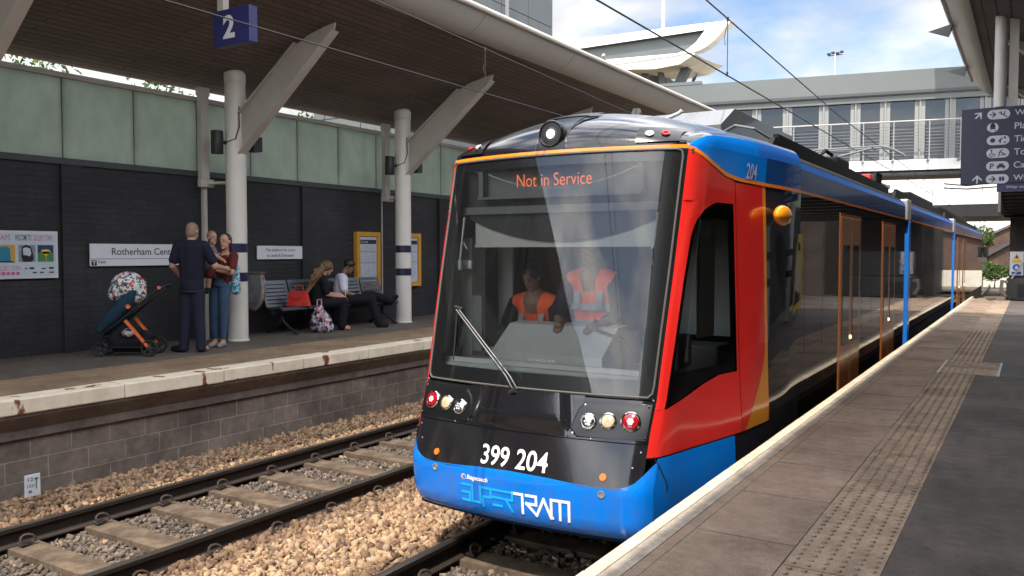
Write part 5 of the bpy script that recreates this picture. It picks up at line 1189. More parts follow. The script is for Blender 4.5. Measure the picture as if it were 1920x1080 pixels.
# ---- saloon cars: hull, windows, doors, roof
PRF = [(1.18, -.62), (1.28, -.58), (1.318, -.42), (1.318, 2.08), (1.30, 2.14), (1.25, 2.20), (1.13, 2.262), (0, 2.30)]
ring = PRF + [(-x, z) for x, z in PRF[:-1][::-1]]
def car(y0, y1, wins, doors, first=False):
    b = MB(); b.prism(ring, lambda u, v, w_: (XC + u, w_, v), y0, y1); c_ = tp(b, 'car_body', 'roof_black', sharp=30)
    for sg in (1, -1):
        X = lambda d: XC + sg * (1.318 + d)
        b = MB(); b.box(X(-.05), X(.0045), y0 + .01, y1 - .01, 1.895, 2.085); b.build('cantrail', 'cantrail_blue', c_)
        b = MB(); b.grid(lambda y, k: (XC + sg * (PRF[3 + int(k)][0] + .005), y, PRF[3 + int(k)][1] + .004), [y0 + .01, y1 - .01], range(2)); b.build('roof_edge', 'edge_blue', c_, smooth=True)
        b = MB(); b.box(X(-.05), X(.0035), y0 + .01, y1 - .01, -.02, 1.866); b.build('side_panel', 'side_glass', c_)
        b = MB(); b.box(X(-.05), X(.006), y0 + .01, y1 - .01, 1.868, 1.893); b.build('orange_line', 'tram_orange', c_)
        for a, c in wins:
            b = MB(); b.box(X(-.03), X(.0050), a, c, .40, 1.55); b.build('window', 'side_glass', c_)
        for a, c in doors:
            m_ = (a + c) / 2
            b = MB(); b.box(X(-.03), X(.010), a - .045, a, -.40, 1.73); b.box(X(-.03), X(.010), c, c + .045, -.40, 1.73); b.box(X(-.03), X(.010), a - .045, c + .045, 1.732, 1.765); df = b.build('door_frame', 'door_edge', c_)
            for e0, e1 in ((a + .002, m_ - .006), (m_ + .006, c - .002)):
                b = MB(); b.bbox(X(-.03), X(.014), e0, e1, -.40, 1.728, .004); d = b.build('door_leaf', 'tram_door', c_)
                b = MB(); b.bbox(X(.0), X(.019), e0 + .10, e1 - .10, .30, 1.42, .003); b.build('door_window', 'side_glass', d)
            b = MB(); b.lathe((X(.012), m_, .36), [(.024, 0), (.024, .012), (.015, .02)], 14, (sg, 0, 0)); b.build('door_button', 'side_lamp', c_, smooth=True)
        b = MB(); b.beam((XC + sg * 1.06, y0 + .15, 2.36), (XC + sg * 1.06, y1 - .15, 2.32), .05, .14); b.prism([(0, 0), (.28, 0), (.10, .13), (0, .13)], lambda u, v, w_: (XC + sg * (1.035 + w_), y0 + .15 - u, 2.26 + v), 0, .05); b.build('roof_shroud', 'roof_black', c_)
        b = MB(); b.tube([(XC + sg * 1.06, y0 + .15, 2.393), (XC + sg * 1.06, y1 - .15, 2.393)], .006, 6); b.build('shroud_trim', 'galv', c_)
    return c_
c1 = car(YE - .02, 15.05, [(8.0, 8.72), (8.78, 9.50), (11.05, 11.72), (11.78, 12.52)], [(9.66, 10.86), (12.68, 13.88)])
c2 = car(15.72, 24.55, [(16.0 + i * 1.42, 17.36 + i * 1.42) for i in range(6)], [])
c3 = car(25.2, 40.0, [(30.2 + i * 1.42, 31.56 + i * 1.42) for i in range(5)], [(26.4, 27.6), (28.6, 29.8)])
for y in (15.05, 24.55):
    b = MB(); b.prism([(x * .93, z * .97 if z > 0 else z * .9) for x, z in ring], lambda u, v, w_: (XC + u, w_, v), y, y + .67); tp(b, 'gangway_bellows', 'black_rubber', False)
    for sg in (1, -1):
        b = MB(); b.bbox(XC + sg * 1.20, XC + sg * 1.345, y + .34, y + .60, -.30, 1.86, .02); tp(b, 'gangway_post', 'tram_gangway', False)
        b = MB(); b.bbox(XC + sg * 1.20, XC + sg * 1.34, y + .20, y + .62, 1.87, 2.22, .02); tp(b, 'gangway_cap', 'galv', False)
b = MB(); rr_ = ring
b.add([(XC + u * (1 - .18 * (k / 3) ** 2), 40.0 + 2.0 * k / 3, v if v < 2 else v - .10 * k) for k in range(4) for u, v in rr_], [(i * len(rr_) + j, i * len(rr_) + (j + 1) % len(rr_), (i + 1) * len(rr_) + (j + 1) % len(rr_), (i + 1) * len(rr_) + j) for i in range(3) for j in range(len(rr_))] + [tuple(range(3 * len(rr_), 4 * len(rr_)))]); tp(b, 'rear_cab', 'tram_black', sharp=30)
b = MB(); b.bbox(XC + 1.33, XC + 1.52, 40.2, 40.5, 1.15, 1.6, .04); b.beam((XC + 1.2, 40.3, 1.5), (XC + 1.4, 40.35, 1.45), .05, .05); tp(b, 'rear_mirror', 'black_plastic', False)
# orange camera pod on the side
b = MB(); b.ball((XC + 1.36, 7.02, 1.635), (.06, .20, .085), 24, 16); tp(b, 'side_camera_pod', 'lamp_orange', sharp=60)
# wheels and underframe
b = MB(); b.box(XC - 1.0, XC + 1.0, 7.2, 39, -.78, -.6); tp(b, 'underframe', 'black_rubber', False)
for y in (8.0, 9.9, 17, 18.9, 22, 23.9, 35, 37):
    for sg in (1, -1):
        b = MB(); b.lathe((XR + sg * .72, y, RZ + .33), [(.33, -.065), (.36, -.06), (.36, -.035), (.33, -.03), (.325, .065), (.2, .05), (.08, .06)], 28, (1, 0, 0)); tp(b, 'wheel', 'dark_steel', sharp=30)
# roof equipment
b = MB(); b.prism([(8.3, 2.30), (8.3, 2.62), (8.75, 2.84), (11.2, 2.84), (11.4, 2.30)], lambda u, v, w_: (w_, u, v), XC - .95, XC + .42); tp(b, 'roof_unit', 'roof_grey', False)
b = MB(); b.tube([(XC + .55, 8.0, 2.50), (XC + .68, 7.92, 2.54), (XC + .85, 7.95, 2.50), (XC + .95, 8.2, 2.42)], .012, 8); tp(b, 'roof_hose', 'bar_grey'); b = MB(); b.tube([(XC + .20, 7.3, 2.48), (XC + .24, 7.25, 2.54), (XC + .40, 7.2, 2.58), (XC + .42, 7.2, 2.60)], .018, 8); b.tube([(XC + .2, 7.3, 2.50), (XC + .38, 7.25, 2.50)], .014, 8); tp(b, 'roof_bracket', 'cab_white')
b = MB(); b.prism([(-.045, 0), (.055, 0), (.055, .13), (.04, .17), (-.01, .17), (-.035, .10)], lambda u, v, w_: (XC - .02 + u, 7.15 + w_, 2.48 + v), 0, .05); tp(b, 'roof_antenna', 'roof_grey', False)
b = MB(); b.tube([(XC - .58, 7.2, 2.44), (XC - .52, 7.2, 2.60)], [.035, .03], 10); tp(b, 'roof_aerial', 'cab_white')
b = MB(); b.bbox(XC + .50, XC + .92, 11.6, 12.4, 2.28, 2.60, .03); tp(b, 'roof_unit', 'roof_black', False); b = MB(); b.bbox(XC - .9, XC + .3, 12.6, 14.4, 2.28, 2.55, .03); tp(b, 'roof_unit', 'roof_black', False)
b = MB(); b.tube([(XC + .80, 11.2, 2.42), (XC + .80, 11.1, 2.56), (XC + .84, 11.2, 2.63), (XC + .86, 11.5, 2.60)], .025, 8); tp(b, 'roof_cable', 'roof_black')
b = MB(); b.bbox(XC - .9, XC + .9, 19.5, 24, 2.28, 2.62, .03); b.bbox(XC - .9, XC + .9, 26, 37, 2.28, 2.62, .03); tp(b, 'roof_unit', 'roof_black', False)
b = MB(); b.bbox(XC + .72, XC + .86, 14.55, 14.9, 2.44, 2.60, .01); tp(b, 'roof_box', 'tram_red', False)
b = MB()
for i in range(4): b.tube([(XC + .92, 14.5 + i * .14, 2.30), (XC + .95, 14.5 + i * .14, 2.62), (XC + .95, 14.62 + i * .14, 2.62), (XC + .92, 14.62 + i * .14, 2.3)], .018, 6)
tp(b, 'gangway_cable', 'black_rubber')
# pantograph
b = MB(); pb = 16.6
b.beam((XC - .6, pb, 2.62), (XC - .6, pb + 1.4, 2.62), .08, .08); b.beam((XC + .6, pb, 2.62), (XC + .6, pb + 1.4, 2.62), .08, .08); b.beam((XC - .7, pb + .1, 2.62), (XC + .7, pb + .1, 2.62), .08, .08); b.beam((XC - .7, pb + 1.3, 2.62), (XC + .7, pb + 1.3, 2.62), .08, .08)
for x in (-.6, .6):
    for y in (pb, pb + 1.4): b.lathe((XC + x, y, 2.3), [(.05, 0), (.07, .06), (.05, .12), (.07, .18), (.05, .28)], 10)
b.tube([(XC, pb + 1.2, 2.66), (XC, pb - .6, 3.05)], .045, 8); b.tube([(XC - .05, pb - .6, 3.05), (XC - .38, pb + .9, 3.34)], .02, 8); b.tube([(XC + .05, pb - .6, 3.05), (XC + .38, pb + .9, 3.34)], .02, 8)
for y in (pb + .75, pb + 1.05): b.tube([(XC - 1.0, y, 3.18), (XC - .8, y, 3.30), (XC - .6, y, 3.365), (XC + .6, y, 3.365), (XC + .8, y, 3.30), (XC + 1.0, y, 3.18)], .018, 6)
b.tube([(XC - .45, pb + .75, 3.34), (XC - .45, pb + 1.05, 3.34)], .015, 6); b.tube([(XC + .45, pb + .75, 3.34), (XC + .45, pb + 1.05, 3.34)], .015, 6)
tp(b, 'pantograph', 'bar_grey')

# the two people in the cab
def crew(x, y, zs, lean, label, vest_h):
    O = Vector((x, y, zs)); Q = lambda a, c, z: (x + a, y - c, zs + z)      # c runs towards the windscreen
    b = MB(); chain(b, [Q(0, 0, .08), Q(0, .02, .32), Q(0, .05 + lean, .52)], [.15, .14, .13]); chain(b, [Q(0, .05 + lean, .56), Q(0, .08 + lean, .66)], [.06, .055])
    for s in (-1, 1):
        chain(b, [Q(0, .04 + lean, .53), Q(s * .20, .05 + lean, .50), Q(s * .27, .16 + lean, .25), Q(s * .16, .40, .16)], [.09, .065, .046, .032]); hand(b, Q(s * .16, .40, .16), (-s * .3, -1, -.1), (0, 0, 1), .6, 1.0)
        chain(b, [Q(s * .10, 0, .06), Q(s * .13, .42, .06), Q(s * .13, .40, -.36)], [.10, .07, .05])
    H = head(b, Q(0, .12 + lean, .735), (-.2, -1, -.5)); o = fused(b, 'person', 'skin_dark', None, O); tag(o, label, 'person')
    c, f, sd_, u, rot = H; face(o, H)
    b = MB(); b.ball(c + u * .04 - f * .012, (.085, .098, .092), 14, 10, rot); fused(b, 'hair', 'hair_dark', o, None, .009)
    b = MB()
    for s in (-1, 1): chain(b, [Q(s * .05, .04 + lean, .52), Q(s * .20, .05 + lean, .50), Q(s * .27, .16 + lean, .25), Q(s * .20, .32, .19)], [.10, .08, .062, .05])
    for s in (-1, 1): chain(b, [Q(s * .10, 0, .06), Q(s * .13, .42, .06), Q(s * .13, .40, -.34)], [.12, .085, .075])
    chain(b, [Q(0, 0, .08), Q(0, .02, .32)], [.16, .15])
    fused(b, 'clothes', 'navy_cloth', o, None, .010)
    b = MB()
    for s in (-1, 1): chain(b, [Q(s * .07, .01, .10), Q(s * .075, .03, .32), Q(s * .085, .055 + lean, .50)], [.145, .14, .105])
    chain(b, [Q(0, .01, .10), Q(0, .03, .32), Q(0, .045 + lean, .46)], [.15, .145, .11])
    for s in (-1, 1): chain(b, [Q(s * .09, .05 + lean, .52), Q(s * .17, .055 + lean, .51)], [.095, .082])
    v = fused(b, 'hivis_vest', 'hivis', o, None, .010)
    b = MB(); n = 28
    for zz in (.14, .27):
        b.grid(lambda a, k: Q((.238) * math.cos(a), .02 + lean * zz + .180 * math.sin(a), zz + k), lin(0, math.tau, n), [0, .055])
    for s in (-1, 1): b.grid(lambda z, k: Q(s * (.10 + k), .02 + lean * (z / .5) + .158 - .10 * max(0, z - .38) / .14, z), lin(.28, .52, 6), [-.027, .027])
    b.build('reflective_band', 'hivis_band', v, smooth=True)
crew(XC - .55, 6.42, .38, .08, 'driver in orange vest seated low behind the windscreen on the left', .5)
crew(XC + .10, 6.22, .60, .08, 'second crew member in orange vest sitting higher behind the windscreen', .5)
# ---------------------------------------------------------------- overhead wires
def wire(name, pts, r, label, cat='overhead wire', mat_='wire'):
    b = MB(); b.tube(pts, r, 6); return tag(b.build(name, mat_, smooth=True), label, cat, 'overhead line')
def sagz(y, lo, hi, y0=-8, span=46):
    t_ = ((y - y0) % span) / span; return lo + (hi - lo) * (2 * t_ - 1) ** 2
ys = [-30 + i * 2 for i in range(50)]
wire('contact_wire', [(-3.05, y, 3.38) for y in ys], .0085, 'contact wire directly over the tram')
wire('catenary_wire', [(-3.05, y, np.interp(y, [-30, 8, 16, 30, 50, 80], [4.7, 4.08, 3.82, 3.68, 4.4, 4.6])) for y in ys], .0085, 'thicker catenary wire above the contact wire over the tram')
wire('contact_wire', [(-6.3, y, 3.47) for y in ys], .0075, 'contact wire over the empty far track')
wire('catenary_wire', [(-6.3, y, np.interp(y, [-30, 6, 14, 30, 50, 80], [4.9, 4.2, 3.88, 3.74, 4.4, 4.6])) for y in ys], .0075, 'catenary wire over the empty far track')
for x, y, lb in ((-3.05, 9.62, 'thin dropper wire joining the two wires above the tram cab'), (-6.3, 9.45, 'thin dropper wire joining the two wires over the far track')):
    zt = float(np.interp(y, [8, 16], [4.08, 3.82])) if x > -4 else float(np.interp(y, [6, 14], [4.2, 3.88])); zb = 3.38 if x > -4 else 3.47
    b = MB(); b.tube([(x, y, zb), (x, y, zt)], .005, 6); b.lathe((x, y, zt - .03), [(.014, 0), (.014, .05)], 8); b.lathe((x, y, zb), [(.012, -.01), (.012, .04)], 8); b.tube([(x, y, zt - .02), (x - .05, y + .03, zt - .2), (x - .03, y + .01, zt - .3)], .004, 5); tag(b.build('dropper', 'wire'), lb, 'dropper')
# ---------------------------------------------------------------- wayfinding sign on the near platform
SY = 12.0
wf = thing('wayfinding_sign', (.4, SY, 2.2), 'navy wayfinding sign with white pictograms hanging over the near platform', 'sign')
X0, X1, Z0, Z1 = -.80, 1.9, 2.185, 3.125
b = MB(); b.bbox(X0, X1, SY, SY + .09, Z0, Z1, .006); b.build('sign_box', 'sign_navy_dark', wf)
fs = lambda x, z: (x, SY - .003, z); fs2 = lambda x, z: (x, SY - .0045, z)
rz = [3.035 - .1585 * i for i in range(6)]; wid = [.245, .125, .245, .245, .245, .245]
b = MB()
def pill(cx, cz, wd, ht=.115):
    r = ht / 2; p = [(cx + (wd / 2 - r) + r * math.cos(a), cz + r * math.sin(a)) for a in lin(-math.pi / 2, math.pi / 2, 10)] + [(cx - (wd / 2 - r) + r * math.cos(a), cz + r * math.sin(a)) for a in lin(math.pi / 2, 3 * math.pi / 2, 10)]
    poly(b, fs, p)
for z, wd in zip(rz, wid): pill(X0 + .28 + wd / 2, z, wd)
def arrow(fn, mb, cx, cz, s, a):
    c_, s_ = math.cos(a), math.sin(a)
    for pl in ([(-.9, -.17), (.45, -.17), (.45, .17), (-.9, .17)], [(1, 0), (.05, .95), (-.35, .95), (.38, .12), (.38, -.12), (-.35, -.95), (.05, -.95)]): poly(mb, fn, [(cx + s * (u * c_ - v * s_), cz + s * (u * s_ + v * c_)) for u, v in pl])
arrow(fs, b, X0 + .185, rz[0] - .0, .052, R(45)); arrow(fs, b, X0 + .185, rz[5], .055, R(90))
b.build('white_pictogram_field', 'sign_pale', wf, fixn=False)
b = MB(); px = X0 + .28
arrow(fs2, b, px + .06, rz[0], .04, 0); strokes(b, [[(px + .13, rz[0] + .02), (px + .21, rz[0] - .035)], [(px + .15, rz[0] + .03), (px + .15, rz[0])], [(px + .19, rz[0] + .03), (px + .18, rz[0] - .01)]], .012, fs2); b.build('pictogram', 'sign_navy_dark', wf, fixn=False); b = MB()
b.box(px + .035, px + .09, SY - .0045, SY - .004, rz[1] - .02, rz[1] + .035); disc(b, fs2, px + .062, rz[1] + .036, .022); strokes(b, [[(px + .04, rz[1] - .03), (px + .03, rz[1] - .045)], [(px + .085, rz[1] - .03), (px + .095, rz[1] - .045)]], .008, fs2); b.build('pictogram', 'sign_navy_dark', wf, fixn=False); b = MB()
disc(b, fs2, px + .065, rz[2], .03, 8); b.build('pictogram', 'sign_navy_dark', wf, fixn=False); b = MB(); strokes(b, [[(px + .13, rz[2] - .01), (px + .165, rz[2] + .025)], [(px + .145, rz[2] - .03), (px + .15, rz[2] + .01)]], .014, fs2); disc(b, fs2, px + .195, rz[2] + .03, .013); disc(b, fs2, px + .195, rz[2] - .028, .015, 12, .008); b.build('pictogram', 'sign_navy_dark', wf, fixn=False); b = MB()
disc(b, fs2, px + .055, rz[3] + .036, .011); strokes(b, [[(px + .055, rz[3] + .02), (px + .06, rz[3] - .01), (px + .085, rz[3] - .012), (px + .095, rz[3] - .035)], [(px + .04, rz[3] + .0), (px + .032, rz[3] - .02), (px + .05, rz[3] - .042), (px + .075, rz[3] - .036)]], .009, fs2); b.build('pictogram', 'sign_navy_dark', wf, fixn=False); b = MB()
strokes(b, [[(px + .135, rz[3] - .04), (px + .14, rz[3] + .01), (px + .17, rz[3] + .04)], [(px + .155, rz[3] + .01), (px + .205, rz[3] - .02), (px + .16, rz[3] - .025)]], .011, fs2); b.build('pictogram', 'sign_navy_dark', wf, fixn=False); b = MB()
text(b, 'P', fs2, px + .04, rz[4] - .035, .045, .07, .02); b.box(px + .115, px + .205, SY - .0045, SY - .004, rz[4] - .02, rz[4] + .005); poly(b, fs2, [(px + .13, rz[4] + .005), (px + .19, rz[4] + .005), (px + .18, rz[4] + .03), (px + .14, rz[4] + .03)]); disc(b, fs2, px + .13, rz[4] - .025, .011); disc(b, fs2, px + .19, rz[4] - .025, .011); b.build('pictogram', 'sign_navy_dark', wf, fixn=False); b = MB()
arrow(fs2, b, px + .07, rz[5], .04, 0); disc(b, fs2, px + .155, rz[5], .014, 12, .03); disc(b, fs2, px + .185, rz[5], .014, 12, .03); b.build('pictogram', 'sign_navy_dark', wf, fixn=False); b = MB()
for z, s_, wd in zip(rz, ('Way out', 'Platform 1', 'Tickets', 'Toilets', 'Car Park', 'Way out'), (.36, .46, .31, .30, .38, .36)): b = MB(); text(b, s_, fs, X0 + .575, z - .032 - (.015 if 'y' in s_ else 0), wd, .078 + (.012 if 'y' in s_ else 0), .008); b.build('lettering', 'sign_pale', wf, fixn=False)
b = MB(); b.box(X0 + .40, X1, SY + .01, SY + .08, Z0 - .10, Z0 - .003); b.build('lower_panel', 'sign_navy', wf)
b = MB(); text(b, 'Way out via Lift,', lambda x, z: (x, SY + .007, z), X0 + .50, Z0 - .07, .42, .04, .01); b.build('small_lettering', 'sign_pale', wf, fixn=False)
b = MB(); b.lathe((-.39, SY + .05, Z1 + .002), [(.068, 0), (.068, 1.42)], 18); b.build('hanger_tube', 'column_paint', wf, smooth=True, sharp=30)
b = MB(); b.box(-.30, -.20, SY + .04, SY + .055, Z1 + .002, 4.5); b.build('hanger_plate', 'cream_steel', wf)
b = MB(); b.lathe((1.5, SY + .05, Z1 + .002), [(.068, 0), (.068, 1.0)], 18); b.build('hanger_tube', 'column_paint', wf, smooth=True, sharp=30)
# ---------------------------------------------------------------- footbridge
bd = Vector((.9792, .2027, 0)); bn = Vector((.2027, -.9792, 0)); B0 = Vector((-3, 40, 0))
BX = lambda a, c, z: B0 + bd * a + bn * c + Vector((0, 0, z))       # a along, c towards the camera
fb = thing('footbridge', BX(-4, 0, 4.7), 'grey glazed footbridge with a handrail crossing above the tram', 'footbridge')
def fbp(mb, name, m_, p=fb, **k): return mb.build(name, m_, p, **k)
A0, A1 = -21, 9
b = MB(BX); b.box(A0, A1, -3.2, .30, 8.22, 9.08); b.box(A0, -10.4, -.1, .32, 9.08, 9.22); roof = fbp(b, 'roof_fascia', 'grey_clad')
b = MB(BX); b.box(A0, A1, .302, .34, 8.10, 8.22); b.box(A0, A1, -3.1, .30, 8.06, 8.218); fbp(b, 'shadow_gap', 'dark_clad')
b = MB(BX); b.box(A0, A1, -.05, .22, 7.82, 8.058); fbp(b, 'head_frame', 'grey_clad')
b = MB(BX); b.box(A0, A1, -3.0, .25, 4.86, 5.30); fbp(b, 'floor_beam', 'white_clad')
b = MB(BX); b.box(A0, A1, .0, .30, 4.62, 4.76); b.box(A0, A1, -3.0, -.1, 4.70, 4.855); fbp(b, 'lower_flange', 'dark_steel')
b = MB(BX); b.box(A0, A1, -3.05, -2.95, 5.3, 8.05); fbp(b, 'rear_wall', 'cab_mid')
mull = [-6.62 - 1.33 * i for i in range(10, 0, -1)] + [-6.62, -5.1, -3.80, -2.62, -1.26, -.10, 1.2, 2.5, 3.8, 5.1, 6.4, 7.7]
for a, c in zip(mull, mull[1:]):
    b = MB(BX); b.box(a + .20, c - .20, .02, .04, 5.30, 7.80); wn = fbp(b, 'window', 'bridge_glass')
    b = MB(BX)
    for p, q in ((a + .045, a + .20), (c - .20, c - .045)): b.box(p, q, .0, .07, 5.30, 7.82)
    b.build('side_strip', 'mullion_grey', wn)
for a in mull: b = MB(BX); b.box(a - .035, a + .035, .02, .16, 5.2, 7.82); fbp(b, 'mullion', 'mullion_grey')
for a in mull[2:]:
    b = MB(BX); b.box(a - .04, a + .04, -1.5, -1.4, 5.4, 6.6 + .5 * math.sin(a * 3)); fbp(b, 'inner_post', 'white_clad')
b = MB(BX); b.tube([(-20, .85, 6.85), (7, .85, 6.85)], .032, 8); fbp(b, 'handrail', 'fascia_panel', smooth=True)
b = MB(BX)
for k in range(10): b.tube([(-20, .85, 5.42 + k * .135), (7, .85, 5.42 + k * .135)], .010, 5)
fbp(b, 'balustrade_bars', 'bar_grey')
for a in [m_ + .3 for m_ in mull[3:]]:
    b = MB(BX); b.beam(BX(a, .85, 5.3) - B0 if False else (a, .85, 5.2), (a, .85, 6.85), .05, .04); b.box(a - .04, a + .04, .2, .9, 5.18, 5.28); fbp(b, 'balustrade_post', 'mullion_grey')
b = MB(BX); b.box(6.5, 9, -2.5, 3.5, -.5, 4.6); 
tag(b.build('bridge_pier', 'dark_brick_x'), 'dark brick pier under the right end of the footbridge', 'pier')
b = MB(BX); b.box(-21, -13.5, -2.9, .2, -.5, 4.6); tag(b.build('bridge_pier', 'red_brick_x'), 'brick pier under the far platform end of the footbridge', 'pier')
# roof slab added out of view to shade the bridge's right end; the swept roof of the station hall on the left
wr2 = thing('shade_roof', BX(3.5, 2, 12.3), 'flat pale unseen roof slab added to shade the right end of the footbridge', 'roof')
b = MB(BX); b.prism([(-.62, 12.0), (9, 12.4), (9, 12.8), (-.9, 12.25)], lambda u, v, w_: (u, w_, v), 0.6, 7.0); b.build('roof_slab', 'white_clad', wr2)
for a in (3.2, 7.5):
    b = MB(BX); b.tube([(a, 1.2, 5), (a, 1.2, 12.2)], .12, 12); b.build('roof_post', 'white_clad', wr2, smooth=True)
sr = thing('station_hall_roof', (-18, 47, 12), 'white swept boat shaped roof of the station hall behind the canopy', 'roof')
SR = lambda x, y, z: (x, y, z)
top = [(-30, 14.25), (-23.3, 14.05), (-19.4, 13.98), (-16.2, 13.92), (-14.6, 13.87), (-14.05, 13.84)]
tip = [(-14.4, 13.49), (-14.98, 12.91), (-15.45, 12.62), (-15.88, 12.45), (-17.11, 12.34), (-20.7, 12.29), (-24, 12.5), (-30, 12.75)]
inn = [(-30, 13.70), (-23.1, 13.50), (-15.53, 13.53), (-16.04, 12.93), (-16.55, 12.60), (-17.11, 12.46), (-21.0, 12.62), (-24, 12.8), (-30, 13.08)]
out = top + tip
# white rim: the ring between the outline and the recessed panel, with its own depth
bmr = bmesh.new(); vo = [bmr.verts.new((x, 45.0, z)) for x, z in out]; vi = [bmr.verts.new((x, 45.0, z)) for x, z in inn]
eo = [bmr.edges.new((vo[k], vo[k + 1])) for k in range(len(vo) - 1)]; ei = [bmr.edges.new((vi[k], vi[k + 1])) for k in range(len(vi) - 1)]
e3 = [bmr.edges.new((vo[0], vi[0])), bmr.edges.new((vo[-1], vi[-1]))]
bmesh.ops.triangle_fill(bmr, edges=eo + ei + e3, use_beauty=True)
bmr.verts.index_update(); b = MB(); b.add([tuple(v.co) for v in bmr.verts], [tuple(v.index for v in f.verts) for f in bmr.faces]); bmr.free()
n = len(out); b.add([(x, 45.0, z) for x, z in out] + [(x, 45.7, z) for x, z in out], [(k, k + 1, n + k + 1, n + k) for k in range(n - 1)])
b.build('roof_rim', 'white_clad', sr)
b = MB(); b.add([(x, 45.35, z) for x, z in inn], [tuple(range(len(inn)))]); b.add([(x, 45.0, z) for x, z in inn] + [(x, 45.35, z) for x, z in inn], [(k, k + 1, len(inn) + k + 1, len(inn) + k) for k in range(len(inn) - 1)]); b.build('roof_panel', 'grey_clad', sr)
b = MB(); b.grid(lambda x, k: (x, 45.05 + k * 5, float(np.interp(x, [-30, -24, -20.5, -18.5, -17, -16.1], [12.5, 12.2, 11.95, 11.75, 11.85, 12.3])) - .05 * k + .35 * k * k), [-30, -27, -24, -22, -20.5, -19.5, -18.5, -17.7, -17, -16.1], [0, .3, .7, 1]); b.grid(lambda x, k: (x, 45.04, float(np.interp(x, [-30, -24, -20.5, -18.5, -17, -16.1], [12.5, 12.2, 11.95, 11.75, 11.85, 12.3])) * (1 - k) + float(np.interp(x, [-30, -24, -20.7, -17.11, -15.9], [12.75, 12.5, 12.29, 12.34, 12.45])) * k), [-30, -24, -20.5, -18.5, -17, -16.1], [0, 1]); b.build('roof_soffit', 'pale_concrete', sr)
b = MB(); b.beam((-16.95, 46.2, 11.9), (-18.2, 46.2, 9.6), .38, .5); b.beam((-18.6, 46.2, 11.8), (-17.9, 46.2, 9.6), .22, .3); b.beam((-19.6, 46.5, 11.9), (-20.4, 46.5, 9.0), .3, .4); b.build('roof_strut', 'dark_clad', sr)
b = MB(); b.tube([(-21.5, 44.9, 12.6), (-21.5, 44.7, 12.75)], .09, 8); b.ball((-21.5, 44.7, 12.8), .13, 8, 6); b.build('roof_lamp', 'galv', sr, smooth=True)
fp = thing('flagpole', (-18.6, 47, 13.8), 'thin white flagpole standing on the swept white roof', 'flagpole'); b = MB(); b.lathe((-18.55, 46.5, 13.7), [(.10, 0), (.09, .8), (.05, 9)], 10); b.build('pole', 'letter_white', fp, smooth=True); b = MB(); b.ball((-18.55, 46.5, 22.75), .1, 8, 6); b.build('finial', 'letter_white', fp)
hall = thing('station_hall', (-22, 50, 8), 'grey glazed wall of the station hall under the swept roof', 'building'); b = MB(); b.box(-30, -19.2, 47.5, 56, 4, 12); b.build('wall', 'grey_clad', hall); b = MB()
for k in range(6): b.box(-29.6 + k * 1.7, -28.1 + k * 1.7, 47.42, 47.48, 8.5, 11.6)
b.build('windows', 'side_glass', hall)
# grey panel clad tower at the left above the canopy
tw = thing('clad_tower', (-17, 21, 7), 'grey panel clad lift tower rising behind the far canopy', 'building')
b = MB(); b.box(-22, -13.98, 17.0, 25, 0, 16); b.build('core', 'dark_clad', tw)
b = MB()
for i in range(6):
    for j in range(12): b.box(-13.99 - 1.30 * (i + 1) + .015, -13.99 - 1.30 * i - .015, 16.95, 17.0, 4.0 + j * .98 + .012, 4.0 + (j + 1) * .98 - .012)
for i in range(5):
    for j in range(12): b.box(-13.98, -13.93, 17.0 + i * 1.6 + .015, 17.0 + (i + 1) * 1.6 - .015, 4.0 + j * .98 + .012, 4.0 + (j + 1) * .98 - .012)
b.build('cladding_panel', 'grey_clad', tw); b = MB(); b.box(-13.925, -13.85, 22.0, 22.1, 4, 16); b.build('downpipe', 'galv', tw)
# floodlight mast far behind, crow on the bridge roof
ms = thing('floodlight_mast', (-15.5, 80, 0), 'tall thin floodlight mast far behind the footbridge', 'mast')
b = MB(); b.lathe((-15.5, 80, 0), [(.22, 0), (.10, 19.2)], 10); b.build('mast_pole', 'galv', ms, smooth=True)
b = MB()
for k, x in enumerate((-.55, -.2, .2, .55)): b.bbox(-15.5 + x - .14, -15.5 + x + .14, 79.85, 80.15, 19.15 + (k % 2) * .08, 19.33 + (k % 2) * .08, .03)
b.box(-16.1, -14.9, 79.97, 80.03, 19.05, 19.12); b.build('lamp_head', 'dark_steel', ms)
cp = BX(-10.75, .1, 9.22); b = MB(); rt = Matrix.Rotation(R(-62), 3, 'Y')
b.ball(cp + Vector((0, 0, .20)), (.19, .085, .085), 12, 8, rt); b.ball(cp + Vector((.09, 0, .36)), (.065, .055, .055), 10, 8); b.tube([cp + Vector((.13, 0, .37)), cp + Vector((.22, 0, .35))], [.022, .006], 8); b.tube([cp + Vector((-.06, 0, .10)), cp + Vector((-.16, 0, -.06))], [.05, .025], 8)
for e in (-.03, .03): b.tube([cp + Vector((.0, e, .12)), cp + Vector((.01, e, 0))], .012, 6)
tag(fused(b, 'crow', 'feather', None, cp, .012, 2), 'black crow perched on the footbridge roof', 'bird')
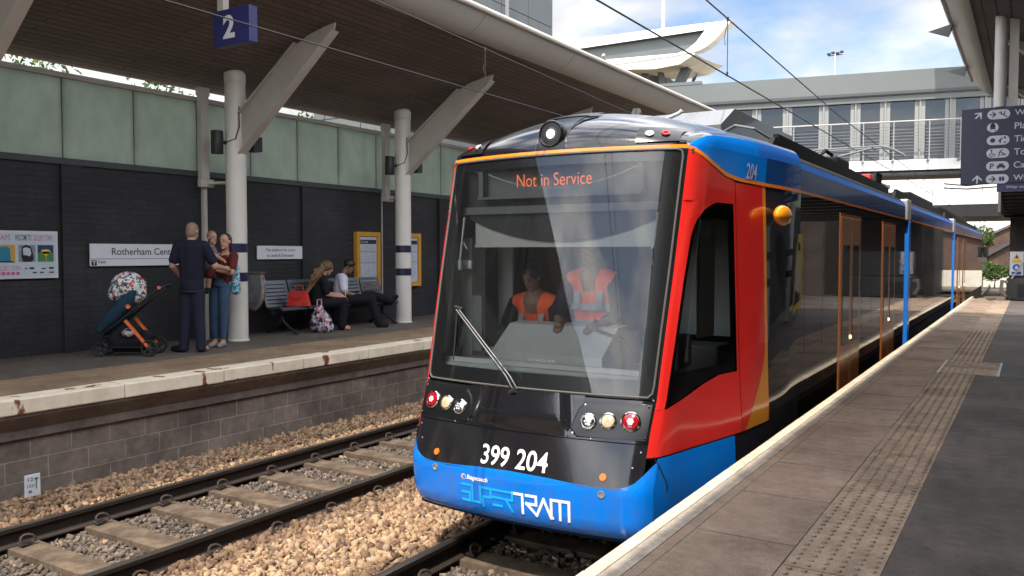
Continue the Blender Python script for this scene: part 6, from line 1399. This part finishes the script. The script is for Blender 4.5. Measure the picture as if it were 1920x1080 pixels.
# pale concrete road bridge behind the footbridge
rb = thing('road_bridge', (-4, 52, 3.6), 'pale concrete panel bridge behind and below the footbridge', 'bridge')
b = MB()
for i in range(15):
    for j in range(2): b.box(-24 + i * 2.4 + .012, -24 + (i + 1) * 2.4 - .012, 51.9, 52.2, 3.96 + j * .75 + .01, 3.96 + (j + 1) * .75 - .01)
b.build('parapet_panels', 'white_clad', rb); b = MB(); b.box(-24, 12, 52.2, 60, 3.9, 5.3); b.build('deck', 'pale_concrete', rb); b = MB(); b.box(-24, 12, 51.7, 60.5, 3.3, 3.95); b.build('deck_beam', 'dark_steel', rb)
b = MB(); b.box(1.6, 12, 51.6, 60, -1.2, 3.2); b.build('abutment', 'dark_brick_x', rb)
b = MB(); b.box(.6, 1.55, 46.2, 51.4, 2.4, 3.0); b.box(.6, 1.3, 46.4, 51.4, -.8, 2.4); b.build('pier', 'dark_brick_x', rb)
b = MB(); b.tube([(-3.6, 44, 4.55), (-2.6, 43, 4.35), (-1.4, 42.5, 4.42), (.2, 42, 4.3)], .03, 6); b.tube([(-3.6, 44, 4.35), (-2.6, 43, 4.2), (-1.4, 42.5, 4.22), (.2, 42, 4.15)], .03, 6); tag(b.build('cable_loop', 'black_rubber', smooth=True), 'pair of black cables slung under the footbridge', 'cable')
# brick ramp walls, railing and plants beyond the bridges
rw = thing('ramp_wall', (-2, 78, 1), 'red brown brick ramp wall rising beyond the bridges', 'wall')
b = MB(); b.prism([(-7, 1.1), (-3.9, 2.3), (-1, 3.75), (4, 4.6), (4, -1.2), (-7, -1.2)], lambda u, v, w_: (u, w_, v), 78, 78.4); b.build('brickwork', 'red_brick_x', rw)
b = MB(); b.beam((-7, 77.9, 1.18), (-3.9, 77.9, 2.38), .3, .12); b.beam((-3.9, 77.9, 2.38), (-1, 77.9, 3.83), .3, .12); b.beam((-1, 77.9, 3.83), (4, 77.9, 4.68), .3, .12); b.build('wall_coping', 'concrete_dark', rw)
rw = thing('retaining_wall', (-1.5, 72, 0), 'lower brick retaining wall with dark sloping coping', 'wall')
b = MB(); b.prism([(-3.2, .9), (-1.3, 2.1), (3, 3.2), (3, -1.2), (-3.2, -1.2)], lambda u, v, w_: (u, w_, v), 72, 72.4); b.build('brickwork', 'red_brick_x', rw)
b = MB(); b.beam((-3.2, 71.9, 1.0), (-1.3, 71.9, 2.2), .4, .25); b.beam((-1.3, 71.9, 2.2), (3, 71.9, 3.3), .4, .25); b.beam((-3.1, 71.9, 1.0), (-3.1, 71.9, -1), .35, .35); b.build('wall_coping', 'dark_clad', rw)
b = MB(); b.box(-3.0, 3, 69, 69.3, -1.2, .05); tag(b.build('concrete_kerb', 'pale_concrete'), 'pale concrete kerb wall beside the curving track', 'kerb')
rl = thing('white_railing', (-5, 85, 4), 'white metal railings on the ramp beyond the bridges', 'railing')
b = MB()
for k in range(3): b.beam((-8, 84, 3.35 + k * .35), (-1, 84, 3.9 + k * .35), .07, .07)
for k in range(8): b.beam((-8 + k, 84, 3.0 + k * .07), (-8 + k, 84, 4.2 + k * .07), .07, .07)
b.beam((-4, 83.9, 4.6), (-2.6, 83.9, 3.2), .12, .12); b.beam((-8, 83.9, 4.75), (-2, 83.9, 4.75), .16, .16); b.build('rails', 'white_clad', rl)
b = MB(); b.box(-12, 4, 95, 100, 3, 9); tag(b.build('far_building', 'pale_concrete'), 'pale building seen through the bridge opening', 'building')
def leaves(mb, c, rad, n, size, clumps, rng, flat=1.0):
    cs = []
    for _ in range(clumps):
        d = rng.normal(size=3); d /= np.linalg.norm(d); r = rng.uniform(.35, .92); cs.append((np.array(c) + d * r * np.array(rad), rng.uniform(.20, .42)))
    for _ in range(n):
        q, cr_ = cs[rng.integers(len(cs))]; d = rng.normal(size=3); d /= np.linalg.norm(d)
        p = q + d * cr_ * np.array(rad) * rng.uniform(.3, 1) ** .5; u = rng.normal(size=3); u /= np.linalg.norm(u); v = np.cross(u, rng.normal(size=3)); v /= np.linalg.norm(v); s = size * rng.uniform(.6, 1.3)
        mb.add([p - u * s, p + v * s * .45, p + u * s, p - v * s * .45], [(0, 1, 2, 3)])
def tree(name, x, y, z, h, rad, n, size, clumps, seed, label, cat='tree', group=None):
    rng = np.random.default_rng(seed); t_ = thing(name, (x, y, z), label, cat, group)
    b = MB(); b.tube([(x, y, z), (x + .08 * h * .1, y, z + h * .3), (x - .05, y + .05, z + h * .62)], [.05 * h * .5, .035 * h * .5, .015 * h * .5], 8)
    for k in range(6):
        a = k * 1.05 + seed; z0 = z + h * (.25 + .06 * k); b.tube([(x, y, z0), (x + math.cos(a) * rad * .4, y + math.sin(a) * rad * .4, z0 + h * .14), (x + math.cos(a) * rad * .75, y + math.sin(a) * rad * .75, z0 + h * .2)], [.012 * h, .008 * h, .004 * h], 6)
    b.build('trunk', 'bark', t_, smooth=True)
    b = MB(); leaves(b, (x, y, z + h * .62), (rad, rad, h * .38), n, size, clumps, rng); b.build('crown', 'leaf', t_, fixn=False); return t_
for k, (x, y, h, r_, lb) in enumerate(((-13.4, 4.6, 5.6, 1.7, 'bushy tree behind the glazed screen at the left end of the gap'), (-13.6, 7.0, 5.4, 1.5, 'bushy tree behind the glazed screen above the nameboard'), (-13.4, 9.4, 5.0, 1.0, 'bushy tree behind the glazed screen near the first column'), (-14.6, 13.4, 4.9, 1.3, 'bushy tree behind the glazed screen near the second column'), (-14.2, 17.0, 5.0, 1.4, 'bushy tree behind the glazed screen past the second column'))):
    tree('tree', x, y, -.3, h, r_, 4200, .06, 34, 10 + k, lb, 'tree', 'trees behind the far platform screen')
b = MB(); b.box(-24, -17, -2, 22, -1, 9); tag(b.build('white_building', 'white_clad'), 'pale building wall behind the far platform trees', 'building')
tree('bush', -3.5, 75, .6, 2.9, 1.3, 2600, .10, 26, 31, 'tall green bush against the brick walls beyond the bridges', 'bush'); tree('bush', -2.2, 66.5, -1.1, 1.9, 1.5, 2800, .09, 24, 32, 'low spreading green bush beside the curving rail', 'bush'); tree('bush', -5.4, 76, .2, 3.0, 1.2, 1800, .12, 20, 35, 'green bush beside the rear of the tram against the brick wall', 'bush'); tree('bush', 1.4, 88, 2.6, 3.2, 1.5, 1200, .15, 18, 33, 'green bush on the bank above the ramp wall', 'bush')
# safety sign and equipment on the end of the near platform
ec = thing('equipment_barrier', (-.25, 28, 0), 'grey concrete equipment cabinet at the end of the near platform', 'cabinet')
b = MB(); b.bbox(-.62, 1.6, 27.3, 28.1, 0, .62, .03); b.bbox(-.55, 1.6, 27.45, 28.0, .62, 1.38, .03); b.build('casing', 'concrete_dark', ec); b = MB(); b.box(-.35, .2, 27.28, 27.3, .1, .45); b.build('vent', 'dark_steel', ec)
b = MB(); b.tube([(-.62, 27.25, .1), (-.74, 27.2, .3), (-.72, 27.2, .55), (-.6, 27.25, .5)], .05, 8); b.beam((-.5, 27.3, .6), (-.2, 27.3, 1.1), .06, .04); b.build('pipe', 'galv', ec)
ss = thing('safety_sign', (-.33, 27.4, .9), 'white safety sign with yellow triangle and blue disc on the grey cabinet', 'sign')
b = MB(); b.box(-.55, -.22, 27.40, 27.42, .70, 1.36); b.build('board', 'sign_white', ss); f3 = lambda x, z: (x, 27.395, z); f4 = lambda x, z: (x, 27.392, z)
b = MB(); poly(b.m(0), f3, [(-.47, 1.16), (-.30, 1.16), (-.385, 1.32)]); b.m(0).box(-.50, -.27, 27.39, 27.396, 1.06, 1.14); disc(b.m(1), f3, -.385, .92, .095); b.m(1).box(-.50, -.27, 27.39, 27.396, .73, .80); poly(b.m(2), f4, [(-.43, 1.18), (-.34, 1.18), (-.385, 1.27)]); b.build('symbols', ['yellow', 'sign_blue', 'sign_black'], ss, fixn=False)
b = MB(); disc(b, f4, -.385, .93, .035); b.box(-.425, -.345, 27.39, 27.393, .87, .905); b.build('figure', 'sign_white', ss, fixn=False)
b = MB(); b.box(-.60, 1.7, 29.2, 30, 0, 2.38); tag(b.build('brick_pillar', 'dark_brick_x'), 'dark brick pier standing behind the grey equipment cabinet', 'pillar')
st = thing('stair_enclosure', (1, 28, 2.4), 'dark underside of the stair flight above the grey equipment cabinet', 'stairs')
b = MB()
for k in range(9): b.box(-.78 + k * .0, 4, 25.2 + k * .55, 25.2 + (k + 1) * .55, 2.95 - k * .068, 3.15 + k * .16)
b.build('stair_flight', 'dark_steel', st); b = MB(); b.box(-.80, -.74, 25.1, 30.2, 2.38, 4.3); b.build('side_panel', 'dark_clad', st)
# notice board on the near platform, mirrored in the side of the tram
t2 = thing('notice_board', (.75, 17.4, 0), 'freestanding yellow framed notice board mirrored in the glossy side of the tram', 'notice board')
b = MB(); b.box(.62, .70, 16.3, 18.5, .18, .30); b.box(.62, .70, 16.3, 18.5, 1.55, 1.72); b.box(.62, .70, 16.3, 16.42, .301, 1.549); b.box(.62, .70, 18.38, 18.5, .301, 1.549); b.build('frame', 'yellow', t2)
b = MB(); b.box(.64, .69, 16.42, 18.38, .30, 1.55); b.build('sheet', 'sign_black', t2)
for k in range(3): b = MB(); b.box(.632, .639, 16.55 + k * .6, 17.05 + k * .6, .6 - .05 * k, 1.4); b.build('poster', ['paper', 'yellow', 'paper'][k], t2)
for y in (16.5, 18.3): b = MB(); b.box(.72, .78, y - .03, y + .03, 0, 1.7); b.build('post', 'galv', t2)
bpy.data.objects.remove(_to); bpy.data.curves.remove(_tc)
